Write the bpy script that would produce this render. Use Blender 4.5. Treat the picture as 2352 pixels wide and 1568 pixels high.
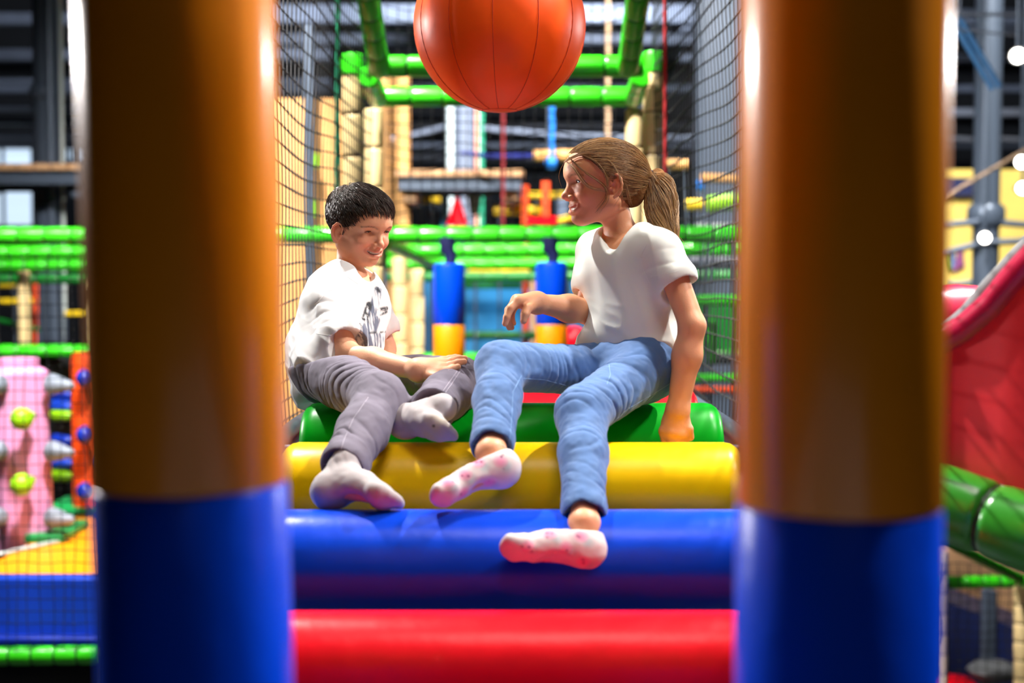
import bpy, math, random
import numpy as np
from mathutils import Matrix, Vector

for _o in list(bpy.data.objects):
    bpy.data.objects.remove(_o)
SC = bpy.context.scene
COL = SC.collection
random.seed(7)
RNG = np.random.default_rng(11)

# ------------------------------------------------------------------ camera
FPX = 3267.0                      # 50 mm on a 36 mm sensor, 2352 px wide
CAM = np.array([0.0, 0.0, 2.4])
PITCH = math.atan(154.0 / FPX)
FWD = np.array([0, math.cos(PITCH), -math.sin(PITCH)])
UPV = np.array([0, math.sin(PITCH), math.cos(PITCH)])
RGT = np.array([1.0, 0, 0])


def P(px, py, d):
    """a point seen at pixel (px, py) at d metres from the camera"""
    return CAM + RGT * ((px - 1176.0) / FPX * d) + UPV * ((784.0 - py) / FPX * d) + FWD * d


cd = bpy.data.cameras.new('camera')
cam = bpy.data.objects.new('camera', cd)
COL.objects.link(cam)
cam.location = CAM
cam.rotation_euler = (math.pi / 2 - PITCH, 0, 0)
cd.sensor_width = 36
cd.lens = 50
cd.clip_start = 0.05
cd.dof.use_dof = True
cd.dof.focus_distance = 3.45
cd.dof.aperture_fstop = 2.0
SC.camera = cam

# ------------------------------------------------------------------ world, light, exposure
w = bpy.data.worlds.new('hall_air')
SC.world = w
w.use_nodes = True
w.node_tree.nodes['Background'].inputs[0].default_value = (0.75, 0.83, 1.0, 1)
w.node_tree.nodes['Background'].inputs[1].default_value = 0.22
SC.view_settings.view_transform = 'Standard'
SC.view_settings.look = 'None'
SC.view_settings.exposure = 0.0
SC.view_settings.gamma = 1.0
SC.view_settings.use_curve_mapping = False


def lamp(kind, name, loc, target, energy, color=(1, 1, 1), size=0.2, angle=60, blend=0.6):
    ld = bpy.data.lights.new(name, kind)
    ld.energy = energy
    ld.color = color
    if kind == 'SPOT':
        ld.spot_size = math.radians(angle)
        ld.spot_blend = blend
        ld.shadow_soft_size = size
    else:
        ld.shape = 'SQUARE'
        ld.size = size
    o = bpy.data.objects.new(name, ld)
    COL.objects.link(o)
    o.location = loc
    o.rotation_euler = (Vector(target) - Vector(loc)).to_track_quat('-Z', 'Y').to_euler()
    return o


KEY_L = (-1.8, 4.9, 6.2)
KEY_R = (2.3, 4.3, 5.9)
LAMPS = [  # location, target, watts, colour, lens size, cone, which one
    (KEY_L, (-0.1, 2.9, 2.0), 2200, (1.0, 0.97, 0.92), 0.07, 75, 'black floodlight on the boy side, aimed at the padded rollers'),
    (KEY_R, (0.1, 3.1, 2.1), 1700, (1.0, 0.96, 0.90), 0.07, 75, 'black floodlight on the girl side, aimed at the padded rollers'),
    ((-1.5, 5.6, 6.4), (-0.4, 9.6, 2.0), 3800, (1, 0.97, 0.93), 0.2, 95, 'black floodlight aimed at the long green rails'),
    ((1.6, 9.4, 6.6), (0.6, 13.2, 1.8), 3000, (1, 0.95, 0.88), 0.2, 90, 'black floodlight aimed at the wooden platform'),
    ((-4.2, 5.0, 6.2), (-3.0, 8.6, 1.0), 950, (1, 0.97, 0.93), 0.2, 80, 'black floodlight aimed at the climbing columns'),
    ((3.6, 2.6, 6.0), (1.5, 2.6, 1.9), 1000, (1, 0.96, 0.92), 0.2, 70, 'black floodlight aimed at the red slide'),
    ((0.4, 13.5, 6.4), (0.0, 24.0, 4.6), 4200, (0.86, 0.92, 1.0), 0.2, 120, 'added black floodlight brightening the far roof beams'),  # added lamp, lifts the far beams out of the black
    ((4.6, 10.4, 6.6), (5.0, 15.0, 2.6), 1700, (1.0, 0.96, 0.88), 0.2, 70, 'added black floodlight brightening the yellow mural'),  # extra lamp added because the mural came out too dim
    ((-5.2, 6.6, 3.6), (-0.2, 2.2, 2.3), 1200, (1.0, 0.95, 0.93), 0.25, 60, 'black floodlight low beyond the climbing bay'),
    ((5.0, 7.4, 3.7), (0.3, 2.2, 2.3), 500, (1.0, 0.95, 0.93), 0.25, 60, 'black floodlight low beyond the slide'),
]
for l_, t_, e_, c_, s_, a_, _n in LAMPS:
    lamp('SPOT', 'floodlight_beam', l_, t_, e_, c_, s_, a_)
lamp('AREA', 'overhead_fill', (0.3, 1.9, 7.0), (0.1, 3.3, 2.2), 95, (1.0, 0.93, 0.86), 1.6)  # unseen soft fill from above for the children's fronts; the roof has no opening
lamp('AREA', 'overhead_fill', (0.2, -3.5, 6.6), (0.0, 3.0, 1.8), 7, (1.0, 0.92, 0.84), 3.0)  # weak front fill added behind the camera, not an opening in the roof


# ------------------------------------------------------------------ helpers: names, tags, materials
def tag(o, label=None, cat=None, group=None, kind=None):
    if label: o['label'] = label
    if cat: o['category'] = cat
    if group: o['group'] = group
    if kind: o['kind'] = kind
    return o


def empty(name, loc=(0, 0, 0), label=None, cat=None, group=None):
    o = bpy.data.objects.new(name, None)
    COL.objects.link(o)
    o.location = loc
    o.empty_display_size = 0.05
    return tag(o, label, cat, group)


def lin(c):
    return tuple(((x / 255.0) / 12.92 if x <= 10 else (((x / 255.0) + 0.055) / 1.055) ** 2.4) for x in c)


MATS = {}


def mat(name, rgb, rough=0.5, metal=0.0, coat=0.0, sss=0.0, bump=None, var=None, emit=None, spec=0.5, trans=0.0,
        sheen=0.0):
    """procedural material; bump=(scale, strength), var=(scale, amount)"""
    m = bpy.data.materials.new(name)
    m.use_nodes = True
    nt = m.node_tree
    b = nt.nodes['Principled BSDF']
    c = lin(rgb) + (1,)
    b.inputs['Base Color'].default_value = c
    b.inputs['Roughness'].default_value = rough
    b.inputs['Metallic'].default_value = metal
    b.inputs['Coat Weight'].default_value = coat
    b.inputs['Coat Roughness'].default_value = 0.15
    b.inputs['Specular IOR Level'].default_value = spec
    b.inputs['Sheen Weight'].default_value = sheen
    if sss:
        b.inputs['Subsurface Weight'].default_value = sss
        b.inputs['Subsurface Radius'].default_value = (0.012, 0.005, 0.003)
        b.inputs['Subsurface Scale'].default_value = 1.0
    if trans:
        b.inputs['Transmission Weight'].default_value = trans
    if emit:
        b.inputs['Emission Color'].default_value = lin(emit[0]) + (1,)
        b.inputs['Emission Strength'].default_value = emit[1]
    tc = nt.nodes.new('ShaderNodeTexCoord')
    if var:
        n = nt.nodes.new('ShaderNodeTexNoise')
        n.inputs['Scale'].default_value = var[0]
        n.inputs['Detail'].default_value = 4
        nt.links.new(tc.outputs['Object'], n.inputs['Vector'])
        r = nt.nodes.new('ShaderNodeMapRange')
        r.inputs[1].default_value = 0.3
        r.inputs[2].default_value = 0.7
        r.inputs[3].default_value = 1 - var[1]
        r.inputs[4].default_value = 1 + var[1]
        nt.links.new(n.outputs['Fac'], r.inputs[0])
        mx = nt.nodes.new('ShaderNodeVectorMath')
        mx.operation = 'SCALE'
        mx.inputs[0].default_value = c[:3]
        nt.links.new(r.outputs[0], mx.inputs['Scale'])
        nt.links.new(mx.outputs[0], b.inputs['Base Color'])
    if bump:
        n = nt.nodes.new('ShaderNodeTexNoise')
        n.inputs['Scale'].default_value = bump[0]
        n.inputs['Detail'].default_value = 3
        nt.links.new(tc.outputs['Object'], n.inputs['Vector'])
        bp = nt.nodes.new('ShaderNodeBump')
        bp.inputs['Strength'].default_value = bump[1]
        bp.inputs['Distance'].default_value = 0.01 if bump[0] < 300 else 0.002
        nt.links.new(n.outputs['Fac'], bp.inputs['Height'])
        nt.links.new(bp.outputs[0], b.inputs['Normal'])
    MATS[name] = m
    return m


class MB:
    """collects boxes, tubes and turned shapes; build() links them as ONE mesh object"""

    def __init__(s):
        s.v, s.f = [], []

    def add(s, v, f):
        o = len(s.v)
        s.v += [tuple(map(float, x)) for x in v]
        s.f += [tuple(i + o for i in q) for q in f]
        return s

    def box(s, c, size, R=None):
        c = np.array(c, float)
        h = np.array(size, float) / 2
        R = np.eye(3) if R is None else np.array(R)
        v = [c + R @ (h * np.array(q)) for q in
             [(-1, -1, -1), (1, -1, -1), (1, 1, -1), (-1, 1, -1), (-1, -1, 1), (1, -1, 1), (1, 1, 1), (-1, 1, 1)]]
        return s.add(v, [(0, 3, 2, 1), (4, 5, 6, 7), (0, 1, 5, 4), (1, 2, 6, 5), (2, 3, 7, 6), (3, 0, 4, 7)])

    def bbox(s, c, size, b=0.01):
        """box with chamfered edges along every side"""
        x, y, z = np.array(size) / 2.0
        b = min(b, x * .49, y * .49, z * .49)
        prof = [(-z, 1), (-z + b, 0), (z - b, 0), (z, 1)]
        v, f = [], []
        for zz, ins in prof:
            i = b * ins
            X, Y = x - i, y - i
            for (a, e) in [(X - b, -Y), (X, -Y + b), (X, Y - b), (X - b, Y), (-X + b, Y), (-X, Y - b), (-X, -Y + b),
                           (-X + b, -Y)]:
                v.append((c[0] + a, c[1] + e, c[2] + zz))
        for r in range(3):
            for k in range(8):
                f.append((r * 8 + k, r * 8 + (k + 1) % 8, r * 8 + 8 + (k + 1) % 8, r * 8 + 8 + k))
        f.append(tuple(range(7, -1, -1)))
        f.append(tuple(range(24, 32)))
        return s.add(v, f)

    def tube(s, path, rad, n=8, cap=True, flat=None):
        path = [np.array(p, float) for p in path]
        m = len(path)
        rad = [rad] * m if np.isscalar(rad) else list(rad)
        t0 = path[1] - path[0]
        t0 /= np.linalg.norm(t0) + 1e-9
        a = np.array([0, 0, 1.0]) if abs(t0[2]) < 0.9 else np.array([1.0, 0, 0])
        u = np.cross(t0, a)
        u /= np.linalg.norm(u)
        v, f = [], []
        for i in range(m):
            t = path[min(i + 1, m - 1)] - path[max(i - 1, 0)]
            t /= np.linalg.norm(t) + 1e-9
            u = u - t * np.dot(u, t)
            u /= np.linalg.norm(u) + 1e-9
            w_ = np.cross(t, u)
            for k in range(n):
                a_ = 2 * math.pi * k / n
                v.append(path[i] + rad[i] * (math.cos(a_) * u + math.sin(a_) * w_))
        for i in range(m - 1):
            for k in range(n):
                f.append((i * n + k, i * n + (k + 1) % n, (i + 1) * n + (k + 1) % n, (i + 1) * n + k))
        if cap and n > 2:
            f.append(tuple(range(n - 1, -1, -1)))
            f.append(tuple(range((m - 1) * n, m * n)))
        return s.add(v, f)

    def lathe(s, prof, n=24, c=(0, 0, 0), axis='z'):
        """prof = [(r, h)...] turned about an axis"""
        v, f = [], []
        m = len(prof)
        for r, h in prof:
            for k in range(n):
                a = 2 * math.pi * k / n
                q = (r * math.cos(a), r * math.sin(a), h)
                if axis == 'x': q = (h, r * math.cos(a), r * math.sin(a))
                if axis == 'y': q = (r * math.sin(a), h, r * math.cos(a))
                v.append((q[0] + c[0], q[1] + c[1], q[2] + c[2]))
        for i in range(m - 1):
            for k in range(n):
                f.append((i * n + k, i * n + (k + 1) % n, (i + 1) * n + (k + 1) % n, (i + 1) * n + k))
        f.append(tuple(range(n - 1, -1, -1)))
        f.append(tuple(range((m - 1) * n, m * n)))
        return s.add(v, f)

    def mesh(s, name, smooth=True):
        me = bpy.data.meshes.new(name)
        me.from_pydata(s.v, [], s.f)
        if smooth:
            me.polygons.foreach_set('use_smooth', [True] * len(me.polygons))
            try:
                me.set_sharp_from_angle(angle=math.radians(40))
            except Exception:
                pass
        me.update()
        return me

    def build(s, name, m, parent=None, smooth=True, loc=(0, 0, 0)):
        return link(name, s.mesh(name, smooth), m, parent, loc)


def link(name, me, m=None, parent=None, loc=(0, 0, 0)):
    if m is not None and not me.materials:
        me.materials.append(m)
    o = bpy.data.objects.new(name, me)
    COL.objects.link(o)
    o.location = loc
    if parent is not None:
        o.parent = parent
    return o


def struct(name, mb, m, label=None):
    o = mb.build(name, m, smooth=False)
    o['kind'] = 'structure'
    if label: o['label'] = label
    return o


def basis_z(d):
    """rotation whose local z runs along d"""
    return Vector(d).to_track_quat('Z', 'Y').to_euler()
# ------------------------------------------------------------------ materials of the place
V_YEL = mat('yellow_orange_vinyl', (255, 150, 0), 0.36, spec=.4, coat=.5, bump=(9, 0.06))
V_BLU = mat('blue_vinyl', (0, 66, 214), 0.30, spec=.2, bump=(14, 0.16))
V_RED = mat('red_vinyl', (226, 4, 26), 0.30, spec=.2, bump=(14, 0.16))
V_GRN = mat('green_vinyl', (0, 160, 30), 0.34, spec=.16, bump=(9, 0.06))
V_LEM = mat('lemon_vinyl', (255, 204, 0), 0.32, spec=.18, bump=(9, 0.06))
V_ORG = mat('orange_ball_vinyl', (255, 88, 20), 0.42, spec=.25, bump=(14, 0.10))
SEAM = mat('dark_orange_thread', (196, 52, 14), 0.7)
F_GRN = mat('green_foam_sleeve', (52, 205, 20), 0.34, coat=0.25, var=(7, 0.10))
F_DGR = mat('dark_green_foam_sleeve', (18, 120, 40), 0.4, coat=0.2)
F_CRM = mat('cream_foam_sleeve', (236, 208, 150), 0.45, coat=0.1, var=(9, 0.10))
TIE = mat('dark_cable_tie', (20, 60, 22), 0.5)
TIEC = mat('brown_cable_tie', (120, 96, 60), 0.6)
NET = mat('black_netting', (14, 15, 20), 0.65)
WOOD = mat('sanded_spruce', (226, 168, 100), 0.6, var=(4, 0.16), bump=(20, 0.1))
WOODP = mat('pale_plywood', (205, 160, 118), 0.6, var=(5, 0.14))
STEEL = mat('dark_steel', (82, 94, 112), 0.36, metal=0.3)
STEELL = mat('grey_painted_steel', (98, 104, 118), 0.5)
WHITEP = mat('white_painted_pipe', (190, 200, 198), 0.4)
SALM = mat('salmon_pipe', (232, 150, 116), 0.5)
TEAL = mat('teal_green_rope', (10, 130, 92), 0.6)
REDR = mat('red_rope', (190, 26, 34), 0.7)
BLUR = mat('bright_blue_rope', (0, 112, 205), 0.6)
TANR = mat('tan_rope', (190, 160, 130), 0.8)
CHAR = mat('charcoal_wall', (19, 21, 27), 0.85, var=(0.8, 0.3))
DARKB = mat('dark_beam', (104, 112, 130), 0.6, var=(2, 0.2))
DARKN = mat('navy_mat', (24, 36, 84), 0.5)
NAVY = mat('navy_strap_cloth', (8, 16, 70), 0.7, bump=(60, 0.3))
PINK = mat('pink_foam', (226, 150, 196), 0.55, var=(3, 0.05))
ORNG = mat('orange_red_foam', (240, 78, 18), 0.5)
KGRY = mat('grey_knob', (128, 136, 150), 0.4)
KGRN = mat('lime_knob', (150, 214, 20), 0.4)
KBLU = mat('blue_knob', (14, 48, 170), 0.35, coat=0.2)
MATO = mat('orange_mat', (250, 150, 10), 0.4, coat=0.1)
MATG = mat('green_mat', (20, 140, 70), 0.45)
MATB = mat('blue_mat', (24, 70, 205), 0.4, coat=0.15, var=(3, 0.12))
SLIDE = mat('red_slide_plastic', (232, 40, 48), 0.45)
SLIDER = mat('crimson_slide_rim', (200, 20, 70), 0.3, coat=0.3)
YELB = mat('yellow_foam', (236, 198, 12), 0.5)
MURB = mat('blue_mural_paint', (30, 128, 186), 0.6, var=(1.6, 0.35))
MURY = mat('yellow_mural_paint', (244, 214, 110), 0.6, var=(1.2, 0.12))
INKP = mat('purple_letter_paint', (130, 60, 120), 0.6)
INKG = mat('green_letter_paint', (110, 140, 40), 0.6)
INKB = mat('blue_letter_paint', (84, 120, 170), 0.6)
GREYF = mat('grey_foam', (120, 122, 126), 0.6)
LENS = mat('lit_lamp_lens', (255, 250, 240), 0.5, emit=((255, 250, 240), 14))
WINP = mat('pale_window_glass', (170, 200, 225), 0.3, emit=((200, 222, 244), 1.25))
HOUS = mat('black_lamp_housing', (18, 18, 20), 0.5)
FLOORM = mat('dark_hall_floor', (34, 34, 40), 0.6, var=(1, 0.2))

# ------------------------------------------------------------------ the hall
struct('floor', MB().box((0, 10, -0.65), (30, 34, 0.1)), FLOORM)
struct('ceiling', MB().box((0, 10, 8.05), (30, 34, 0.1)), CHAR)
struct('wall_back', MB().box((0, 27.05, 3.7), (30, 0.1, 8.8)), CHAR)
struct('wall_left', MB().box((-15.05, 10, 3.7), (0.1, 34, 8.8)), CHAR)
struct('wall_right', MB().box((15.05, 10, 3.7), (0.1, 34, 8.8)), CHAR)
struct('wall_front', MB().box((0, -7.05, 3.7), (30, 0.1, 8.8)), CHAR)


def hbeam(px0, px1, py, d, hpx, m=DARKB, dep=0.25):
    a, b = P(px0, py, d), P(px1, py, d)
    c = (a + b) / 2
    return MB().bbox(c, (abs(b[0] - a[0]), dep, hpx / FPX * d), 0.015), m


n_tr = 0
for (x0, x1, y, d, h) in [(-900, 3300, 45, 22, 26), (-900, 3300, 205, 24, 16), (-900, 3300, 335, 25, 12),
                          (-900, 760, 128, 19, 26), (-900, 760, 188, 21, 10), (-900, 760, 250, 21, 9),
                          (-900, 760, 282, 22, 8), (-900, 760, 318, 22, 9),
                          (560, 1800, 35, 17, 42), (560, 1800, 92, 20, 24), (560, 1800, 290, 21, 16),
                          (560, 1800, 362, 22, 14), (1560, 2600, 30, 18, 12), (1560, 2600, 70, 18, 12),
                          (1560, 2600, 135, 20, 16), (2100, 3000, 260, 18, 18)]:
    n_tr += 1
    mb_, m_ = hbeam(x0, x1, y, d, h)
    struct('trim_%d' % n_tr, mb_, m_)
# lit windows far left
n_w = 0
for (x0, x1, y0, y1) in [(-60, 78, 338, 520), (150, 176, 338, 372), (186, 240, 330, 372)]:
    n_w += 1
    a, b = P(x0, y0, 25.5), P(x1, y1, 25.5)
    wo = struct('window_%d' % n_w, MB().box((a + b) / 2, (b[0] - a[0], 0.06, a[2] - b[2])), WINP)
    fr = MB()
    for xx in (a[0], (a[0] + b[0]) / 2, b[0]):
        fr.box((xx, a[1] - 0.06, (a[2] + b[2]) / 2), (0.06, 0.06, a[2] - b[2]))
    for zz in (a[2], b[2]):
        fr.box(((a[0] + b[0]) / 2, a[1] - 0.06, zz), (b[0] - a[0], 0.06, 0.06))
    fr.build('window_frame', STEEL, wo, False)


def nrm0(v):
    return np.array(v, float) / np.linalg.norm(v)


def hang(root, p, z, r=.012, name='support_rod'):
    """a thin steel rod from world point p of a thing up or down to height z"""
    iv = root.matrix_basis.inverted()
    a, b = Vector(p), Vector((p[0], p[1], z))
    MB().tube([tuple(iv @ a), tuple(iv @ b)], r, 8).build(name, STEEL, root)


# ------------------------------------------------------------------ padded rails and posts
SLEEVES = {}


def sleeve_mesh(r, L, m):
    key = (round(r, 4), round(L, 3), m.name)
    if key not in SLEEVES:
        e = min(0.018, L * .2)
        SLEEVES[key] = MB().lathe([(r * .86, 0.001), (r * .96, e * .35), (r, e), (r * 1.01, L * .5), (r, L - e),
                                   (r * .96, L - e * .35), (r * .86, L - 0.001)], 20).mesh('foam_sleeve')
        SLEEVES[key].materials.append(m)
    return SLEEVES[key]


def padded(name, A, B, label, cat, group=None, r=0.05, m=F_GRN, tie=TIE, seg=0.19):
    A, B = np.array(A, float), np.array(B, float)
    L = np.linalg.norm(B - A)
    root = empty(name, A, label, cat, group)
    root.rotation_euler = basis_z(B - A)
    n = max(1, int(round(L / seg)))
    q = L / n
    me = sleeve_mesh(r, q, m)
    key = ('tie', round(r, 4), tie.name)
    if key not in SLEEVES:
        SLEEVES[key] = MB().lathe([(r * .80, -.006), (r * .93, -.006), (r * .93, .006), (r * .80, .006)], 16).mesh('cable_tie')
        SLEEVES[key].materials.append(tie)
    if (A[1] > 7.9 or A[2] < .9) and abs(A[2] - B[2]) < abs(A[0] - B[0]) and cat == 'rail':
        for t in ((.01, .99) if L < 2 else (.004, .996)):
            hang(root, A + (B - A) * t, -.6, .012)
    for i in range(n):
        link('foam_sleeve', me, None, root, (0, 0, i * q))
        if i:
            link('cable_tie', SLEEVES[key], None, root, (0, 0, i * q))
    return root


GR = 'green padded rails of the play frame'
GP = 'cream padded posts of the play frame'
# corridor frame behind the children
padded('padded_rail', P(845, 152, 6.5), P(1478, 152, 6.5), 'green padded crossbar behind the orange ball, upper of two', 'rail', GR)
padded('padded_rail', P(872, 222, 7.3), P(1455, 222, 7.3), 'green padded crossbar just below the orange ball, lower of two', 'rail', GR, seg=.17)
padded('padded_rail', P(872, 160, 6.46), P(836, -70, 5.7), 'green padded bar slanting up from the crossbar, teal rope side', 'rail', GR, seg=.16)
padded('padded_rail', P(1442, 160, 6.46), P(1474, -70, 5.7), 'green padded bar slanting up from the crossbar, red rope side', 'rail', GR, seg=.16)
padded('padded_rail', P(846, 176, 6.58), P(868, 226, 7.22), 'short green padded bar joining the two crossbars, teal rope side', 'rail', GR)
padded('padded_rail', P(1474, 176, 6.58), P(1456, 226, 7.22), 'short green padded bar joining the two crossbars, red rope side', 'rail', GR)


def post(px, y0, y1, d, label, r=0.05, m=F_CRM, cap=None, seg=.2, tie=TIEC):
    B_ = P(px, y0, d)
    A_ = np.array([B_[0], B_[1], -.6])
    o = padded('padded_post', A_, B_, label, 'post', GP, r, m, tie, seg)
    if cap:
        L = np.linalg.norm(B_ - A_)
        MB().lathe([(r * .9, 0), (r * 1.12, .01), (r * 1.12, .085), (r * 1.0, .10), (r * .5, .108)], 20).build('post_cap', cap, o, loc=(0, 0, L - .02))
    return o


post(810, 165, 930, 6.62, 'cream padded post with green cap beside the teal rope', cap=F_GRN)
post(858, 250, 930, 7.35, 'cream padded post right behind the boy, under the short green bar')
post(1502, 160, 930, 6.62, 'cream padded post with green cap beside the red rope', cap=F_GRN)
post(1459, 250, 930, 7.35, 'cream padded post behind the girl, under the short green bar')
# long rails behind
padded('padded_rail', P(-80, 541, 8.5), P(1760, 538, 8.5), 'long green padded rail from which the two far blue-and-yellow bags hang' , 'rail', GR, .051, seg=.158)
padded('padded_rail', P(-80, 580, 9.8), P(1760, 573, 9.8), 'long green padded rail just below and behind the bag rail' , 'rail', GR, .048, seg=.15)
padded('padded_rail', P(-80, 610, 11.2), P(1700, 603, 11.2), 'third green padded rail behind the two long ones' , 'rail', GR, .045, seg=.16)
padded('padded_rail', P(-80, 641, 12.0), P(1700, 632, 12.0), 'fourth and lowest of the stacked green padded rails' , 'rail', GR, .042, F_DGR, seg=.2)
padded('padded_rail', P(884, 556, 8.6), P(1010, 612, 11.2), 'green padded bar running back between the long rails', 'rail', GR, .045)
padded('padded_rail', P(962, 826, 9.3), P(1760, 818, 9.3), 'green padded rail low behind the hanging bags' , 'rail', GR, .045)
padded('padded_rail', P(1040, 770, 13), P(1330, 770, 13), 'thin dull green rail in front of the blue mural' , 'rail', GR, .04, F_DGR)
post(918, 590, 1010, 9.75, 'cream padded post below the long green rails, nearer the boy', .053)
post(957, 618, 1010, 10.9, 'cream padded post below the long green rails, nearer the hanging bag', .055)
post(54, 612, 950, 11.4, 'cream padded post rising behind the pink climbing column', .048)
post(214, 640, 950, 11.6, 'cream padded post rising behind the orange climbing column', .04)
padded('padded_rail', P(-80, 806, 9.9), P(235, 806, 9.9), 'green padded rail behind the climbing columns' , 'rail', GR, .045)
padded('padded_rail', P(-80, 692, 13), P(88, 692, 13), 'yellow padded bar behind the pink climbing column, upper' , 'rail', None, .028, YELB)
padded('padded_rail', P(-80, 655, 13.5), P(36, 655, 13.5), 'yellow padded bar under the stacked green rails' , 'rail', None, .022, YELB)
padded('padded_rail', P(150, 720, 13), P(205, 720, 13), 'short yellow padded bar in front of the dark steel column' , 'rail', None, .026, YELB)
padded('padded_post', P(82, 800, 12.6), P(82, 640, 12.6), 'thin orange padded post behind the pink climbing column', 'post', None, .022, ORNG)
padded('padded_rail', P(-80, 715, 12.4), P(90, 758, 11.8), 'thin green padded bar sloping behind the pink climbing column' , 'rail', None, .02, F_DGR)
# low frame left
padded('padded_rail', P(-80, 1507, 6.75), P(232, 1503, 6.75), 'green padded rail below the blue mat edge', 'rail', GR, .046, seg=.11)
padded('padded_post', P(256, 1640, 6.4), P(236, 560, 6.4), 'cream padded post at the edge of the climbing bay', 'post', GP, .026, F_CRM, TIEC, .13)
# low frame right
padded('padded_rail', P(2130, 1338, 8.4), P(2420, 1334, 8.4), 'thin green padded rail above the navy mat', 'rail', GR, .038, seg=.1)
padded('padded_rail', P(2120, 1216, 7.5), P(2345, 1330, 8.3), 'thin green padded rail sloping down under the red slide' , 'rail', GR, .03, seg=.12)
padded('padded_post', P(2164, 1640, 8.3), P(2164, 1268, 8.3), 'cream padded post beside the navy mat, inner', 'post', GP, .03, F_CRM, TIEC, .12)
padded('padded_post', P(2346, 1640, 8.3), P(2346, 1345, 8.3), 'cream padded post beside the navy mat, outer', 'post', GP, .045, F_CRM, TIEC, .1)
padded('padded_rail', P(2096, 1128, 2.55), P(2470, 1262, 2.35), 'fat green padded tube under the red slide', 'rail', None, .066, mat('fat_green_vinyl', (54, 160, 40), .3, coat=.3), TIE, .17)

# ------------------------------------------------------------------ foam rollers
RZ = {}


def roller(d, py, r, m, label, xl=-.492, xr=.49):
    """horizontal padded roller whose top edge shows at row py"""
    t = P(1176, py, d)
    c = np.array([0, t[1], t[2] - r])
    root = empty('foam_roller', c, label, 'roller', 'padded rollers the children sit on')
    b = .035
    L = xr - xl
    prof = [(0.012, xl), (r - b, xl)] + [(r - b + b * math.sin(a), xl + b - b * math.cos(a)) for a in
                                        (math.pi / 8, math.pi / 4, 3 * math.pi / 8, math.pi / 2)]
    prof += [(r, xl + L * k / 8) for k in range(1, 8)]
    prof += [(r - b + b * math.sin(a), xr - b + b * math.cos(a)) for a in
             (math.pi / 2, 3 * math.pi / 8, math.pi / 4, math.pi / 8)] + [(r - b, xr), (0.012, xr)]
    MB().lathe(prof, 64, axis='x').build('padding', m, root)
    for s in (-1, 1):
        e = xl if s < 0 else xr
        MB().lathe([(.012, e - s * .01), (.012, e + s * .075)], 12, axis='x').build('axle', STEEL, root)
    MB().tube([(xl + .01, -r * .72, -r * .72), (xr - .01, -r * .72, -r * .72)], .0022, 6).build('seam', m, root)
    RZ[label] = c
    return c


C_RED2 = roller(3.66, 889, .11, V_RED, 'red padded roller behind the green one', -.47, .475)
C_GRN = roller(3.35, 925, .11, V_GRN, 'green padded roller the two children sit on')
C_YEL = roller(3.05, 1016, .11, V_LEM, 'yellow padded roller in front of the green one')
C_BLU = roller(2.75, 1171, .11, V_BLU, 'blue padded roller between the yellow and the front red one')
C_RED = roller(2.45, 1405, .11, V_RED, 'red padded roller in front, lowest of the flight')
# side beams carrying the axles
for s in (-1, 1):
    mb = MB()
    pth = [C_RED + np.array([s * .56, -.35, -.09]), C_RED + np.array([s * .56, 0, 0]), C_BLU + np.array([s * .56, 0, 0]),
           C_YEL + np.array([s * .56, 0, 0]), C_GRN + np.array([s * .56, 0, 0]), C_RED2 + np.array([s * .56, 0, 0]),
           C_RED2 + np.array([s * .56, 2.6, 0])]
    mb.tube(pth, .028, 10)
    tag(mb.build('side_beam', STEEL), 'dark steel side beam carrying the roller axles, %s side' % ('teal rope' if s < 0 else 'red rope'), 'beam')
# deck under and behind the rollers
tag(MB().bbox((0, 2.6, 1.38), (1.3, 5.4, .08), .01).build('platform_deck', STEELL), 'grey deck under the flight of padded rollers', 'deck')
for x, y, lb in ((-.6, .1, 'boy side, near end'), (.6, .1, 'girl side, near end'), (-.6, 5.1, 'boy side, far end'), (.6, 5.1, 'girl side, far end')):
    tag(MB().box((x, y, .37), (.08, .08, 1.94)).build('deck_leg', STEEL), 'dark steel leg under the grey deck, ' + lb, 'leg', 'legs of the roller deck')


# ------------------------------------------------------------------ hanging bags
def bag(px, d, y_split, r, up, dn, m_up, m_dn, label, group, top_z, lean=0.0):
    s = P(px, y_split, d)
    root = empty('hanging_bag', (s[0], s[1], s[2] - dn), label, 'bag', group)
    root.rotation_euler = (0, lean, 0)
    b = .02
    MB().lathe([(r * .3, 0), (r - b, 0), (r - b * .3, b * .3), (r, b), (r, dn * .5), (r, dn - .004), (r - .003, dn)], 48).build('lower_sleeve', m_dn, root)
    MB().lathe([(r - .003, dn), (r, dn + .004), (r, dn + up * .5), (r, dn + up - b), (r - b * .3, dn + up - b * .3),
                (r - b, dn + up), (r * .3, dn + up)], 48).build('upper_sleeve', m_up, root)
    MB().tube([(-r - .0005, 0, dn + .03), (-r - .0005, 0, dn + up - .03)], .0025, 6).build('seam', m_up, root)
    h = top_z - (s[2] - dn)
    MB().tube([(0.005, 0, dn + up - .01), (.01, 0, dn + up + .05), (-.012, 0, dn + up + .5 * (h - dn - up)), (-.008, 0, h)],
              [.034, .036, .045, .05], 10).build('strap', NAVY, root)
    return root


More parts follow.
